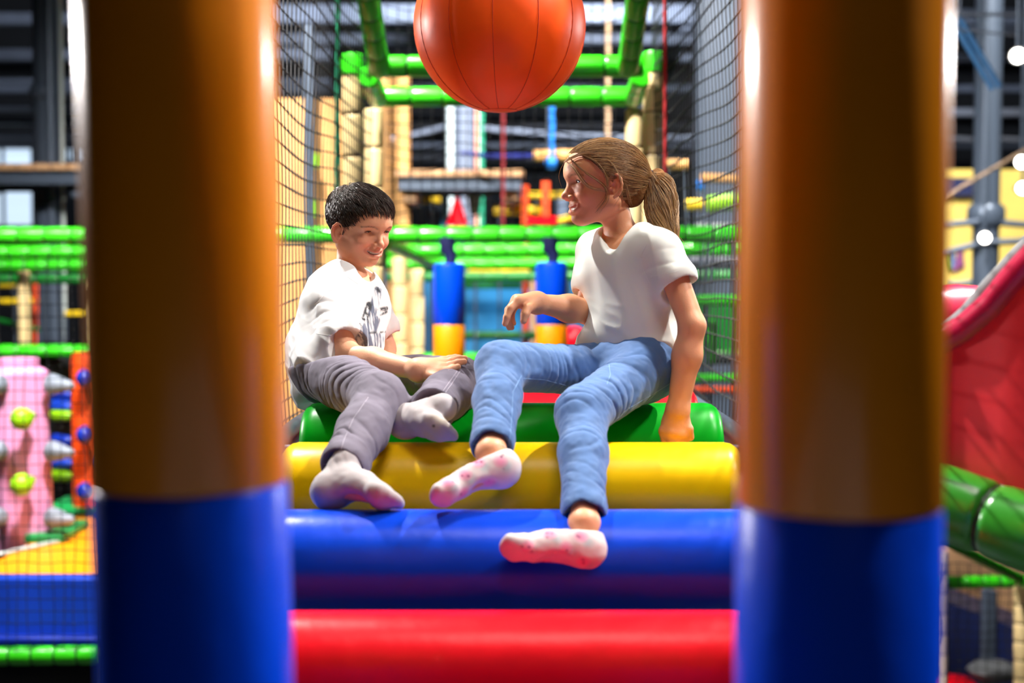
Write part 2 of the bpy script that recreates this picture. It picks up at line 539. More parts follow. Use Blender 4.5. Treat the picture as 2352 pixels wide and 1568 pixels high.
FG = 'yellow and blue bags the camera looks between'
bag(466, 1.47, 1110, .1, .95, .62, V_YEL, V_BLU, 'big yellow-over-blue hanging bag on the boy side of the gap', FG, 3.3, math.radians(-1.2))
bag(1922, 1.47, 1158, .105, .95, .62, V_YEL, V_BLU, 'big yellow-over-blue hanging bag on the girl side of the gap', FG, 3.3, math.radians(.15))
padded('padded_rail', (-1.0, 1.47, 3.34), (1.0, 1.47, 3.34), 'green padded rail above the gap, carrying the two near bags', 'rail', GR)
BB = 'blue over yellow bags hanging behind the children'
bag(1032, 8.5, 745, .0945, .365, .30, V_BLU, V_YEL, 'small blue-over-yellow bag hanging behind the boy and girl, nearer the boy', BB, P(0, 545, 8.5)[2])
bag(1267, 8.5, 745, .0945, .372, .30, V_BLU, V_YEL, 'small blue-over-yellow bag hanging behind the girl\'s raised hand', BB, P(0, 545, 8.5)[2])

# ------------------------------------------------------------------ the orange ball
bc = P(1148, 60, 3.9)
br = 196.5 / FPX * 3.9
ball = empty('hanging_ball', bc, 'large orange panelled ball hanging above the children', 'ball')
ng = 12
off = math.radians(-90 - 4)
for g in range(ng):
    v, f = [], []
    na, nb = 8, 26
    for j in range(nb + 1):
        th = math.radians(12) + (math.pi - math.radians(24)) * j / nb
        for i in range(na + 1):
            u = i / na
            a = off + (g + u) * 2 * math.pi / ng
            puff = 1 + .012 * math.sin(math.pi * u) * math.sin(th) - .002
            v.append((br * puff * math.sin(th) * math.cos(a), br * puff * math.sin(th) * math.sin(a), br * puff * math.cos(th)))
    for j in range(nb):
        for i in range(na):
            q = j * (na + 1) + i
            f.append((q, q + na + 1, q + na + 2, q + 1))
    po = MB().add(v, f).build('panel', V_ORG, ball)
    a = off + g * 2 * math.pi / ng
    MB().tube([(br * 1.0 * math.sin(t) * math.cos(a), br * 1.0 * math.sin(t) * math.sin(a), br * math.cos(t)) for t in
               np.linspace(math.radians(12), math.radians(168), 28)], .0010, 5).build('stitching', SEAM, po)
for s, nm in ((1, 'top_cap'), (-1, 'bottom_cap')):
    t = math.radians(12.5)
    MB().lathe([(br * math.sin(t * k / 5) + 1e-4, s * br * math.cos(t * k / 5) * 1.0) for k in range(5, -1, -1)], 32).build(nm, V_ORG, ball)
tr = math.radians(12)
MB().tube([(br * math.sin(tr) * math.cos(a), br * math.sin(tr) * math.sin(a), -br * math.cos(tr)) for a in np.linspace(0, 2 * math.pi, 33)], .0012, 5).build('cap_seam', SEAM, ball)
MB().tube([(0, 0, br * .97), (0, 0, br + .30)], .02, 10).build('strap', NAVY, ball)
bz = bc[2] + br + .34
padded('padded_rail', (-.75, bc[1], bz), (.75, bc[1], bz), 'green padded rail above the orange ball, carrying it', 'rail', GR)


# ------------------------------------------------------------------ nets
def net(name, fn, nu, nv, label, rad=.0017, group=None, knots=True):
    """fn(u, v) -> point; nu x nv knots"""
    G = np.array([[fn(i / nu, j / nv) for j in range(nv + 1)] for i in range(nu + 1)])
    mb = MB()
    ang = [0, 2 * math.pi / 3, 4 * math.pi / 3]

    def strand(path):
        m = len(path)
        T = np.gradient(path, axis=0)
        T /= np.linalg.norm(T, axis=1)[:, None] + 1e-9
        a = np.array([.31, .52, .79])
        U = np.cross(T, a)
        U /= np.linalg.norm(U, axis=1)[:, None] + 1e-9
        W = np.cross(T, U)
        V = np.stack([path + rad * (math.cos(q) * U + math.sin(q) * W) for q in ang], 1).reshape(-1, 3)
        f = []
        for i in range(m - 1):
            for k in range(3):
                f.append((i * 3 + k, i * 3 + (k + 1) % 3, i * 3 + 3 + (k + 1) % 3, i * 3 + 3 + k))
        mb.add(V.tolist(), f)
    for i in range(nu + 1): strand(G[i])
    for j in range(nv + 1): strand(G[:, j])
    if knots:
        k = rad * 2.3
        for p in G.reshape(-1, 3):
            mb.add([p + np.array(q) * k for q in [(1, 0, 0), (-1, 0, 0), (0, 1, 0), (0, -1, 0), (0, 0, 1), (0, 0, -1)]],
                   [(0, 2, 4), (2, 1, 4), (1, 3, 4), (3, 0, 4), (2, 0, 5), (1, 2, 5), (3, 1, 5), (0, 3, 5)])
    o = mb.build(name, NET, smooth=False)
    return tag(o, label, 'net', group)


def wob(a, b, k):
    return math.sin(a * 17.3 + k) * math.cos(b * 13.1 + 2 * k)


net('safety_net', lambda u, v: (.655 + .05 * math.sin(math.pi * u) * math.sin(math.pi * v) + .008 * wob(u, v, 1),
                                2.3 + 4.35 * u, 1.45 + 2.5 * v + .012 * wob(u, v, 2) - .03 * math.sin(math.pi * u)),
    58, 42, 'black netting wall beside the girl', .0027)
net('safety_net', lambda u, v: (-.655 - .05 * math.sin(math.pi * u) * math.sin(math.pi * v) - .008 * wob(u, v, 3),
                                2.3 + 4.35 * u, 1.45 + 2.5 * v + .012 * wob(u, v, 4) - .03 * math.sin(math.pi * u)),
    58, 42, 'black netting wall beside the boy', .0027)
net('safety_net', lambda u, v: (-.66 + 1.32 * u, 7.55 + .03 * wob(u, v, 5), P(0, 520, 7.55)[2] + 1.45 * v + .02 * wob(u, v, 6)),
    22, 24, 'black netting across the frame behind the children', .0030)
a0, a1 = P(-70, 1490, 6.7), P(250, 585, 6.7)
net('safety_net', lambda u, v: (a0[0] + (a1[0] - a0[0]) * u + .012 * wob(u, v, 7), 6.65 + .02 * wob(u, v, 8), a0[2] + (a1[2] - a0[2]) * v),
    12, 32, 'black netting in front of the climbing columns', .0024)
b0, b1 = P(2120, 1640, 8.2), P(2420, 1300, 8.2)
net('safety_net', lambda u, v: (b0[0] + (b1[0] - b0[0]) * u, 8.2 + .03 * wob(u, v, 9), b0[2] + (b1[2] - b0[2]) * v),
    13, 15, 'black netting in front of the navy mat', .003)


def rope(name, pts, r, m, label, cat='rope', group=None):
    # twisted strands
    mb = MB()
    pts = [np.array(p, float) for p in pts]
    path = []
    for i in range(len(pts) - 1):
        n = max(2, int(np.linalg.norm(pts[i + 1] - pts[i]) / (r * 5)))
        path += [pts[i] + (pts[i + 1] - pts[i]) * k / n for k in range(n)]
    path.append(pts[-1])
    for s in range(3):
        q = []
        for i, p in enumerate(path):
            t = path[min(i + 1, len(path) - 1)] - path[max(i - 1, 0)]
            t /= np.linalg.norm(t)
            u = np.cross(t, (.3, .5, .8)); u /= np.linalg.norm(u)
            w_ = np.cross(t, u)
            a = i * 1.1 + s * 2.094
            q.append(p + r * .5 * (math.cos(a) * u + math.sin(a) * w_))
        mb.tube(q, r * .6, 6)
    return tag(mb.build(name, m), label, cat, group)


rope('net_rope', [P(777, -700, 6.1), P(774, 460, 6.1)], .011, TEAL, 'teal green rope down the edge of the boy-side net')
rope('net_rope', [P(1527, -60, 6.1), P(1528, 420, 6.1)], .008, REDR, 'red rope down the edge of the girl-side net')

# ------------------------------------------------------------------ climbing bay, left
pc = P(44, 1262, 8.1)
col_p = empty('climbing_column', pc, 'pink climbing column with grey and lime knobs', 'climbing column')
H = 440 / FPX * 8.1
mb = MB()
rr = 118 / FPX * 8.1 * .62
v, f = [], []
NS = 32
hs = [0, .05, .25, .42, .6, .8, .93, .96, .965, 1.0]
for i, t in enumerate(hs):
    for k in range(NS):
        a = 2 * math.pi * k / NS
        base = rr * (.93 + .10 * math.cos(4 * a) * (1 if t < .95 else .2) + .05 * math.sin(6.3 * t + a))
        if t > .955: base *= .72
        v.append((base * math.cos(a), base * math.sin(a), H * t))
for i in range(len(hs) - 1):
    for k in range(NS):
        f.append((i * NS + k, i * NS + (k + 1) % NS, i * NS + NS + (k + 1) % NS, i * NS + NS + k))
f.append(tuple(range(NS - 1, -1, -1)))
f.append(tuple(range((len(hs) - 1) * NS, len(hs) * NS)))
mb.add(v, f).build('column_body', PINK, col_p)


def knob(parent, base, tip, r0, r1, m, name):
    base, tip = np.array(base), np.array(tip)
    path = [base + (tip - base) * t for t in (0, .12, .5, .75, .9, 1.0)]
    MB().tube(path, [r0 * .85, r0, (r0 + r1) / 2, r1 * 1.05, r1 * .9, r1 * .4], 16).build(name, m, parent)


def ballknob(parent, base, tip, r, m, name):
    base, tip = np.array(base, float), np.array(tip, float)
    t = (tip - base); L = np.linalg.norm(t); t /= L
    path, rad = [base, base + t * (L - r * .8)], [r * .42, r * .42]
    for a in np.linspace(-.8, 1.5, 9):
        path.append(tip + t * r * math.sin(a)); rad.append(r * math.cos(a))
    MB().tube(path, rad, 18).build(name, m, parent)


for py in (882, 1035, 1188):
    q = P(112, py, 8.0) - pc
    knob(col_p, q, q + np.array([.155, -.05, -.006]), .062, .03, KGRY, 'knob')
    q = P(-6, py, 7.85) - pc
    ballknob(col_p, q + np.array([0, .12, 0]), q, .06, KGRY, 'knob')
for py in (962, 1112):
    q = P(50, py, 7.75) - pc
    ballknob(col_p, q + np.array([0, .15, 0]), q, .062, KGRN, 'knob')
oc = P(214, 1172, 9.0)
col_o = empty('climbing_column', oc, 'orange climbing column with round blue knobs', 'climbing column')
MB().lathe([(.09, 0), (.125, .01), (.125, .95), (.115, 1.0), (.06, 1.005)], 24).build('column_body', ORNG, col_o)
for py in (868, 998, 1128):
    q = P(196, py, 8.75) - oc
    ballknob(col_o, q + np.array([-.06, .14, -.01]), q, .057, KBLU, 'knob')
    q = P(236, py + 62, 8.85) - oc
    ballknob(col_o, q + np.array([.0, .14, 0]), q, .05, KBLU, 'knob')
# a third column further back, seen between them: green and blue pegs
tc = P(120, 1150, 10.2)
col_d = empty('climbing_column', tc, 'dark climbing column with lime and blue pegs behind the pink one', 'climbing column')
MB().lathe([(.16, 0), (.17, .02), (.17, 1.05), (.15, 1.1), (.05, 1.1)], 24).build('column_body', mat('black_green_foam', (16, 22, 24), .6), col_d)
for py, m in ((930, MATB), (952, KGRN), (1062, MATB), (1092, KGRN), (905, KBLU), (1010, KBLU)):
    q = P(122, py, 9.95) - tc
    knob(col_d, q, q + np.array([.15, -.06, 0]), .045, .035, m, 'peg')
# stepped base
e0 = P(-90, 1330, 7.0); e1 = P(245, 1330, 7.0)
zt = e0[2]
tag(MB().bbox(((e0[0] + e1[0]) / 2, 7.03, zt - .155), (e1[0] - e0[0], .10, .31), .012).build('wall_mat', MATB), 'blue mat facing the front of the climbing bay', 'mat')
tag(MB().bbox(((e0[0] + e1[0]) / 2, 6.99, zt - .305), (e1[0] - e0[0], .13, .04), .012).build('edge_strip', KBLU), 'dark blue padded strip under the blue mat', 'mat')
tag(MB().bbox(((e0[0] + e1[0]) / 2, 8.6, zt - .04), (e1[0] - e0[0], 3.05, .07), .01).build('floor_mat', MATO), 'orange floor mat under the climbing columns', 'mat')
gm = MB()
for (qx, qd, L) in ((-10, 7.9, .8), (215, 9.3, .5)):
    c = P(qx, 1262, qd); gm.bbox((c[0], c[1], zt + .012), (L, .55, .03), .008)
tag(MB().bbox((P(50, 1262, 8.1)[0], 8.15, zt + .02), (.56, .5, .05), .01).build('green_floor_mat', MATG), 'green foam base under the pink climbing column', 'mat')
tag(MB().bbox((P(190, 1262, 9.0)[0], 9.05, zt + .02), (.44, .5, .05), .01).build('green_floor_mat', MATG), 'green foam base under the orange climbing column', 'mat')
st = MB(); st.bbox((0, 0, 0), (.5, .04, .012), .004)
so = st.build('edge_trim', WHITEP, loc=(P(100, 1262, 8.0)[0], 7.75, zt + .006)); so.rotation_euler = (0, 0, math.radians(62))
tag(so, 'white edging strip lying on the orange mat', 'strip')
tag(MB().box((-2.6, 7.65, (zt - .09 - .6) / 2 - .02), (1.5, 1.1, zt - .09 + .56)).build('base_box', CHAR), 'black box under the climbing bay', 'base')

# steel columns and ropes course, left
cs = P(118, 520, 13.15)
sc_ = empty('steel_column', (cs[0], cs[1], -.6), 'dark steel double column left of the climbing bay, with a conduit', 'column')
MB().lathe([(.125, 0), (.125, 8.6)], 24, (-.02, 0, 0)).build('shaft', STEEL, sc_)
MB().lathe([(.045, 0), (.045, 8.6)], 12, (.05, -.135, 0)).build('pipe', STEEL, sc_)
MB().lathe([(.018, 0), (.018, 8.6)], 12, (.14, -.09, 0)).build('conduit', WHITEP, sc_)
MB().lathe([(.14, 0), (.16, .03), (.16, .1), (.14, .13)], 24, (-.02, 0, 4.6)).build('collar', STEEL, sc_)


def deckplat(px0, px1, py, d, dep, label):
    a, b = P(px0, py, d), P(px1, py, d)
    wd = b[0] - a[0]
    root = empty('rope_course_platform', ((a[0] + b[0]) / 2, d + dep / 2, a[2]), label, 'platform')
    n = max(3, int(wd / .14))
    for i in range(n):
        MB().bbox((-wd / 2 + wd * (i + .5) / n, 0, 0), (wd / n - .012, dep, .06), .006).build('plank', WOODP, root)
    for s in (-1, 1):
        MB().bbox((0, s * (dep / 2 - .1), -.09), (wd * .96, .07, .12), .006).build('joist', STEEL, root)
        MB().bbox((s * (wd / 2 - .12), 0, -.2), (.12, dep * .7, .11), .006).build('bracket', WOODP if px0 > 300 else STEEL, root)
    return root


deckplat(-190, 198, 384, 12.5, 1.3, 'wooden rope course platform around the dark steel column')
deckplat(908, 1205, 398, 12.8, 1.25, 'wooden rope course platform behind the boy\'s head')


def wpost(px, py0, py1, d, wpx, m, label, cat='post', depth=None, name='wooden_post'):
    a, b = P(px, py0, d), P(px, py1, d)
    b[2] = -.6
    wd = wpx / FPX * d
    root = empty(name, (b[0], b[1], b[2]), label, cat)
    h = a[2] - b[2]
    MB().bbox((0, 0, h / 2), (wd, depth or wd, h), wd * .15).build('shaft', m, root)
    MB().bbox((0, 0, h * .35), (wd * 1.06, (depth or wd) * 1.06, .05), .008).build('band', STEELL if m is not STEELL else STEEL, root)
    return root


wpost(928, 180, 1250, 13.3, 34, WOOD, 'tall spruce post with a blue mark, behind the wooden platform')
tag(MB().lathe([(.001, 0), (.03, .002), (.035, .012), (.02, .018), (.001, .02)], 16, axis='y').build('blue_marker', BLUR, loc=P(925, 340, 13.2) + np.array([0, -.06, 0])), 'small blue marker on the tall spruce post', 'marker')
wpost(890, 180, 1250, 13.6, 24, WOOD, 'thinner spruce post beside the tall one')
tag(MB().bbox((P(720, 400, 9.6)[0], 9.6, (P(0, 230, 9.6)[2] - .6) / 2), (210 / FPX * 9.6, .1, P(0, 230, 9.6)[2] + .6), .01).build('plywood_panel', WOOD), 'sunlit plywood panel beyond the boy-side net', 'panel')
wpost(712, 60, 560, 9.3, 22, STEEL, 'dark post in front of the sunlit plywood panel', name='dark_post')
tag(MB().bbox(P(722, 370, 9.3), (.06, .06, .1), .012).build('yellow_clip', KGRN), 'lime green clip on the dark post', 'clip')
tag(MB().bbox(P(717, 480, 9.3), (.06, .07, .12), .012).build('lime_clip', KGRN), 'lime green block low on the dark post', 'clip')
# steel column in the middle with coloured pipes
cs = P(1068, 400, 17.0)
sm = empty('steel_column', (cs[0], cs[1], -.6), 'grey steel column with white, salmon and green pipes', 'column')
MB().lathe([(.13, 0), (.13, 8.6)], 24).build('shaft', STEELL, sm)
for dx, r, m, nm in ((-.17, .045, WHITEP, 'white_pipe'), (.145, .022, SALM, 'salmon_pipe'), (.10, .016, STEEL, 'dark_pipe'), (.20, .03, TEAL, 'green_pipe'), (.17, .015, WHITEP, 'thin_white_pipe')):
    MB().lathe([(r, 0), (r, 8.6)], 14, (dx, -.12, 0)).build(nm, m, sm)
rope('climbing_rope', [tuple(P(1156, 180, 12.0)[:2]) + (8.0,), P(1156, 180, 12.0), P(1155, 520, 12.0)], .015, mat('dark_red_rope', (120, 22, 30), .8), 'dark red rope hanging past the wooden platform')
brp = rope('climbing_rope', [tuple(P(1268, 120, 11.5)[:2]) + (8.0,), P(1268, 120, 11.5), P(1268, 372, 11.5)], .022, BLUR, 'bright blue rope ending in a ball knot above a swinging log')
(MB().lathe([(.01, -.055), (.035, -.045), (.055, 0), (.035, .045), (.01, .055)], 18).build('ball_knot', BLUR, brp, loc=P(1266, 374, 11.5)))
lg = P(1225, 357, 11.7)
tag(MB().lathe([(.02, 0), (.044, .006), (.047, .2), (.046, .6), (.044, .99), (.02, 1.0)], 18, axis='x').build('swinging_log', WOOD, loc=lg), 'swinging wooden log hung beside the blue rope', 'log')
for dx in (.12, .88):
    hang(bpy.data.objects['swinging_log'], lg + np.array([dx, 0, .02]), 8.0, .008, 'hanging_rope')
rope('climbing_rope', [P(1060, 352, 12.5), P(1130, 358, 12.2), P(1226, 358, 11.75)], .02, mat('indigo_rope', (50, 60, 150), .7), 'slack indigo rope running to the swinging log')
rope('climbing_rope', [tuple(P(1397, -60, 12.5)[:2]) + (8.0,), P(1397, -60, 12.5), P(1396, 520, 12.5)], .02, TANR, 'tan rope hanging behind the girl\'s head')
rope('cable', [(-15, 17.0, 2.2), P(940, 312, 16.9), P(1022, 291, 16.83)], .03, STEELL, 'grey cable running to the steel column', 'cable')
rope('cable', [P(1096, 294, 16.86), P(1290, 310, 16.8), P(1470, 316, 16.9), (15, 17.4, 4.0)], .03, STEELL, 'grey cable running off behind the girl', 'cable')
wpost(1206, 425, 520, 13.0, 16, ORNG, 'orange post of the far climbing bridge, nearer the platform', name='bridge_post')
wpost(1253, 415, 520, 13.0, 18, ORNG, 'orange post of the far climbing bridge, nearer the girl', name='bridge_post')


def foamlog(px0, px1, py, d, hpx, m, label, slope=0):
    a, b = P(px0, py, d), P(px1, py + slope, d)
    o = padded('foam_log', a, b, label, 'foam log', None, hpx / FPX * d / 2, m, TIE, .34)
    for t in (.12, .88):
        hang(o, a + (b - a) * t, -.6, .010)
    return o


foamlog(1134, 1244, 483, 13.2, 24, YELB, 'yellow foam log of the far climbing bridge, lower')
foamlog(1215, 1340, 448, 14.2, 16, YELB, 'yellow foam log of the far climbing bridge, upper')
foamlog(946, 990, 452, 14.0, 30, YELB, 'short yellow foam log under the wooden platform')
foamlog(990, 1012, 460, 14.4, 16, YELB, 'small yellow foam stub under the wooden platform')
foamlog(1280, 1345, 508, 12.2, 16, YELB, 'yellow foam log slanting beside the girl\'s chin', -18)
foamlog(1075, 1216, 627, 12.6, 17, YELB, 'yellow foam log in front of the blue mural')
tag(MB().bbox(P(1270, 508, 12.4), (.46, .3, .07), .015).build('red_mat', V_RED), 'red mat lying behind the long green rail', 'mat')
wpost(1022, 448, 520, 13.5, 18, MURB, 'short blue post under the wooden platform', name='blue_post')
tag(MB().lathe([(.11, 0), (.09, .03), (.02, .26), (.008, .27)], 20).build('traffic_cone', V_RED, loc=P(1050, 518, 13)), 'red cone under the wooden platform', 'cone')
hang(bpy.data.objects['traffic_cone'], P(1050, 518, 13), -.6, .015)
tag(MB().lathe([(.045, 0), (.06, .1), (.075, .2), (.06, .205), (.03, .1)], 20).build('white_bucket', WHITEP, loc=P(1090, 494, 14)), 'white bucket in the dark under the platform', 'bucket')
wpost(1292, 440, 520, 15.5, 30, STEEL, 'dark steel post behind the far climbing bridge', name='dark_post')
# blue mural
tag(MB().bbox((P(1180, 760, 16)[0], 16, (P(0, 630, 16)[2] - .6) / 2), (2.0, .08, P(0, 630, 16)[2] + .6), .01).build('blue_mural', MURB), 'blue painted mural panel beyond the hanging bags', 'mural')
tag(MB().bbox((P(1140, 655, 15.6)[0], 15.6, P(0, 655, 15.6)[2]), (.95, .1, .08), .01).build('mural_header', F_DGR), 'dark green header beam above the blue mural', 'beam')
for dx in (-.45, .45):
    o_ = bpy.data.objects['mural_header']; hang(o_, (P(1140, 655, 15.6)[0] + dx, 15.6, P(0, 655, 15.6)[2]), -.6, .02)
wpost(1226, 640, 900, 14.2, 15, WOODP, 'thin wooden post at the edge of the blue mural')
wpost(1382, 700, 900, 13.2, 30, WOOD, 'wooden post behind the girl\'s waist')
tag(MB().lathe([(.01, -.12), (.07, -.1), (.10, -.02), (.095, .06), (.05, .11), (.01, .12)], 20).build('red_buoy', V_RED, loc=P(1318, 785, 11)), 'red foam buoy beside the far hanging bag', 'buoy')
hang(bpy.data.objects['red_buoy'], P(1318, 785, 11), -.6, .015)
tag(MB().bbox(P(1140, 885, 15), (.5, .2, .24), .03).build('soft_block', SALM), 'dull pink soft block in front of the blue mural', 'block')
hang(bpy.data.objects['soft_block'], P(1140, 885, 15), -.6, .03)
# beyond the net beside the girl
for (x0, x1, py, d, h, m, lb, sl) in [
    (1530, 1580, 378, 10, 24, WOOD, 'wooden log beyond the girl-side net, upper', 0),
    (1610, 1700, 408, 9, 22, WOOD, 'wooden log beyond the girl-side net, lower', 4),
    (1575, 1615, 470, 10, 26, YELB, 'yellow foam log beyond the girl-side net', 0),
    (1625, 1700, 470, 9.5, 40, KGRN, 'lime foam log beyond the girl-side net', -8),
    (1550, 1700, 600, 10.5, 34, STEELL, 'grey foam log beyond the girl-side net', 0),
    (1600, 1800, 690, 9, 26, F_GRN, 'green foam log beyond the girl-side net, at her elbow', 0),
    (1590, 1800, 825, 9.2, 24, STEELL, 'grey foam log beyond the girl-side net, at her forearm', 0),
    (1590, 1800, 868, 9.0, 20, F_GRN, 'green foam log beyond the girl-side net, at her wrist', 0),
    (1590, 1800, 895, 8.8, 16, ORNG, 'dull orange foam log low beyond the girl-side net', 0)]:
    foamlog(x0, x1, py, d, h, m, lb, sl)
tag(MB().bbox(P(1640, 755, 9.6), (.34, .2, .40), .03).build('soft_block', F_DGR), 'dark green soft block beyond the girl-side net', 'block')
tag(MB().bbox(P(1628, 785, 9.2), (.10, .14, .3), .03).build('soft_block', F_GRN), 'bright green soft block beyond the girl-side net', 'block')
tag(MB().lathe([(.01, -.04), (.035, -.025), (.04, 0), (.035, .025), (.01, .04)], 16).build('blue_buoy', BLUR, loc=P(1612, 425, 9.5)), 'blue ball knot beyond the girl-side net', 'ball')
hang(bpy.data.objects['blue_buoy'], P(1612, 425, 9.5), 8.0, .006)
tag(MB().bbox((P(1650, 300, 14)[0], 14, 3.7), (.5, .3, 8.6), .03).build('grey_pillar', STEEL), 'grey pillar far beyond the girl-side net', 'pillar')
tag(MB().bbox(P(1640, 530, 9.8), (.28, .2, .10), .04).build('tyre', GREYF), 'pale grey soft pad beyond the girl-side net', 'pad')

# ------------------------------------------------------------------ right side: slide, mural, lamps
mb = MB()
pr = [P(2120, 815, 2.6), P(2175, 802, 2.58), P(2230, 770, 2.54), P(2290, 718, 2.5), P(2345, 652, 2.46), P(2470, 520, 2.4), P(2700, 300, 2.3)]
bt = [P(2120, 1064, 2.6), P(2175, 1078, 2.58), P(2230, 1094, 2.54), P(2290, 1110, 2.5), P(2345, 1126, 2.46), P(2470, 1158, 2.4), P(2700, 1220, 2.3)]
sl = empty('slide', P(2300, 1126, 2.6), 'big red plastic slide wall beside the girl-side bag', 'slide')
o_ = np.array(sl.location)
v, f = [], []
n = len(pr)
for off_ in (0, .045):
    for q in (pr, bt):
        for p in q: v.append(p + np.array([.0, off_, 0]) - o_)
for i in range(n - 1):
    f += [(i, n + i, n + i + 1, i + 1), (2 * n + i + 1, 3 * n + i + 1, 3 * n + i, 2 * n + i),
          (i, i + 1, 2 * n + i + 1, 2 * n + i), (n + i + 1, n + i, 3 * n + i, 3 * n + i + 1)]
f += [(0, 2 * n, 3 * n, n), (n - 1, 2 * n - 1, 4 * n - 1, 3 * n - 1)]
MB().add(v, f).build('side_wall', SLIDE, sl)
MB().tube([p + np.array([0, .02, .012]) - o_ for p in pr], .028, 14).build('rim', SLIDER, sl)
v, f = [], []
for p, q in zip(pr, bt):
    for t, dy in ((.12, .045), (.16, .07), (.14, .10), (.05, .12)):
        v.append(p + (q - p) * t + np.array([0, dy, 0]) - o_)
for i in range(n - 1):
    for k in range(3): f.append((i * 4 + k, i * 4 + k + 1, i * 4 + 5 + k, i * 4 + 4 + k))
MB().add(v, f).build('chute_bed', SLIDE, sl)
v2 = [x + np.array([0, .56, 0]) for x in [*pr, *bt]]
MB().tube([p + np.array([0, .14, -.012]) - o_ for p in pr], .026, 14).build('far_rim', GREYF, sl)
# crimson tube mouth behind the slide
MB().lathe([(.04, -.14), (.085, -.12), (.095, 0), (.085, .12), (.04, .14)], 20, axis='x').build('bolster', SLIDER, sl, loc=P(2195, 760, 2.86) - o_)
tag(MB().tube([P(2180, 1088, 2.75), P(2440, 1190, 2.6)], .02, 12).build('slide_support', HOUS), 'black support bar below the red slide', 'bar')
# mural with painted letters
mp = P(2280, 590, 15)
mu = empty('mural_wall', mp, 'yellow painted mural with coloured letters behind the dark column', 'mural')
mw, mh = 2.4, 1.6
MB().bbox((.35, .05, .12), (mw, .08, mh), .01).build('mural_board', MURY, mu)
for dx in (-.8, 1.4):
    hang(mu, mp + np.array([dx, .12, -.6]), -.6, .03, 'stand')


def stroke(pts, r, m, nm='letter_stroke'):
    MB().tube([P(x, y, 14.98) - mp for x, y in pts], r, 8).build(nm, m, mu)


stroke([(2178, 572), (2172, 590), (2176, 612), (2180, 618)], .03, INKG)
stroke([(2186, 572), (2188, 600), (2185, 616)], .03, INKB)
stroke([(2207, 574), (2203, 596), (2192, 622)], .034, INKP)
stroke([(2205, 580), (2210, 614)], .03, INKP)
stroke([(2172, 650), (2200, 652), (2240, 646)], .022, INKB)
stroke([(2165, 664), (2200, 668)], .022, INKB)
MB().bbox(P(2200, 675, 14.95) - mp, (.34, .04, .16), .015).build('painted_patch', KGRN, mu)
cs = P(2265, 500, 13)
rc_ = empty('steel_column', (cs[0], cs[1], -.6), 'dark steel column in front of the yellow mural', 'column')
MB().lathe([(.12, 0), (.12, 8.6)], 20).build('shaft', STEEL, rc_)
MB().lathe([(.14, 0), (.17, .04), (.17, .16), (.14, .2)], 20, (0, 0, P(0, 520, 13)[2] + .6)).build('collar', STEEL, rc_)
for k, (y0, y1, th) in enumerate(((512, 520, 16), (578, 552, 16))):
    a, b = P(2150, y0 + 6, 12.9), P(2400, y1, 12.9)
    tag(MB().tube([a, P(2262, (y0 + y1) / 2 - 8, 12.9), b], th / FPX * 13 / 2, 10).build('curved_rail', STEEL), ('upper' if k == 0 else 'lower') + ' dark curved rail crossing the yellow mural', 'rail')
for k, q in enumerate(((2186, 46, 2280, 205), (2204, 42, 2296, 200))):
    bp_ = tag(MB().tube([P(q[0], q[1], 11), P(q[2], q[3], 11)], .022, 10).build('blue_pipe', mat('steel_blue_paint_%d' % k, (60, 110, 160), .4)), 'steel blue slanting pipe high beyond the slide, %s' % ('lower' if k == 0 else 'upper'), 'pipe')
    hang(bp_, P(q[0], q[1], 11), 8.0, .01)
for k, (a, b) in enumerate((((2140, 32), (2420, 34)), ((2140, 62), (2420, 90)))):
    rope('cable', [P(a[0], a[1], 10), P(b[0], b[1], 10)], .013 if k == 0 else .008, STEELL, 'pale cable stretched above the slide, %s' % ('upper' if k == 0 else 'lower'), 'cable')
rope('cable', [P(2165, 455, 11), P(2430, 300, 11)], .014, TANR, 'tan rope slanting up past the dark column', 'rope')
MB().bbox(P(2205, 430, 14.9) - mp, (.5, .06, .2), .02).build('painted_band', DARKN, mu)
# navy mats low right
nb = P(2250, 1500, 9.4)
mb = MB()
x0, x1 = P(2170, 0, 9.4)[0], P(2440, 0, 9.4)[0]
zz = [P(0, y, 9.4)[2] for y in (1375, 1480, 1640)]
v = [(x0, 9.2, zz[0]), (x0, 9.2, zz[2]), (x1, 9.2, zz[2]), (x1, 9.2, zz[1]), (x0, 10.2, zz[0]), (x0, 10.2, zz[2]), (x1, 10.2, zz[2]), (x1, 10.2, zz[1])]
mb.add(v, [(0, 1, 2, 3), (7, 6, 5, 4), (0, 3, 7, 4), (1, 5, 6, 2), (0, 4, 5, 1), (3, 2, 6, 7)])
tag(mb.build('wedge_mat', DARKN, smooth=False), 'navy wedge mat behind the netting under the slide', 'mat')
tag(MB().bbox(P(2280, 1380, 10.6), (1.0, .06, .8), .01).build('plywood_panel', WOODP), 'plywood panel standing behind the navy wedge mat', 'panel')
tag(MB().lathe([(.02, 0), (.12, .01), (.16, .06), (.1, .11), (.02, .12)], 20).build('soft_cushion', GREYF, loc=P(2280, 1560, 8.9)), 'grey cushion in front of the navy wedge mat', 'cushion')
tag(MB().lathe([(.02, 0), (.14, .01), (.17, .06), (.1, .12), (.02, .13)], 20).build('soft_cushion', V_RED, loc=P(2190, 1600, 8.9)), 'red cushion in front of the navy wedge mat', 'cushion')
wpost(2268, 1350, 1600, 9.0, 30, STEEL, 'dark post in front of the navy wedge mat', name='dark_post')


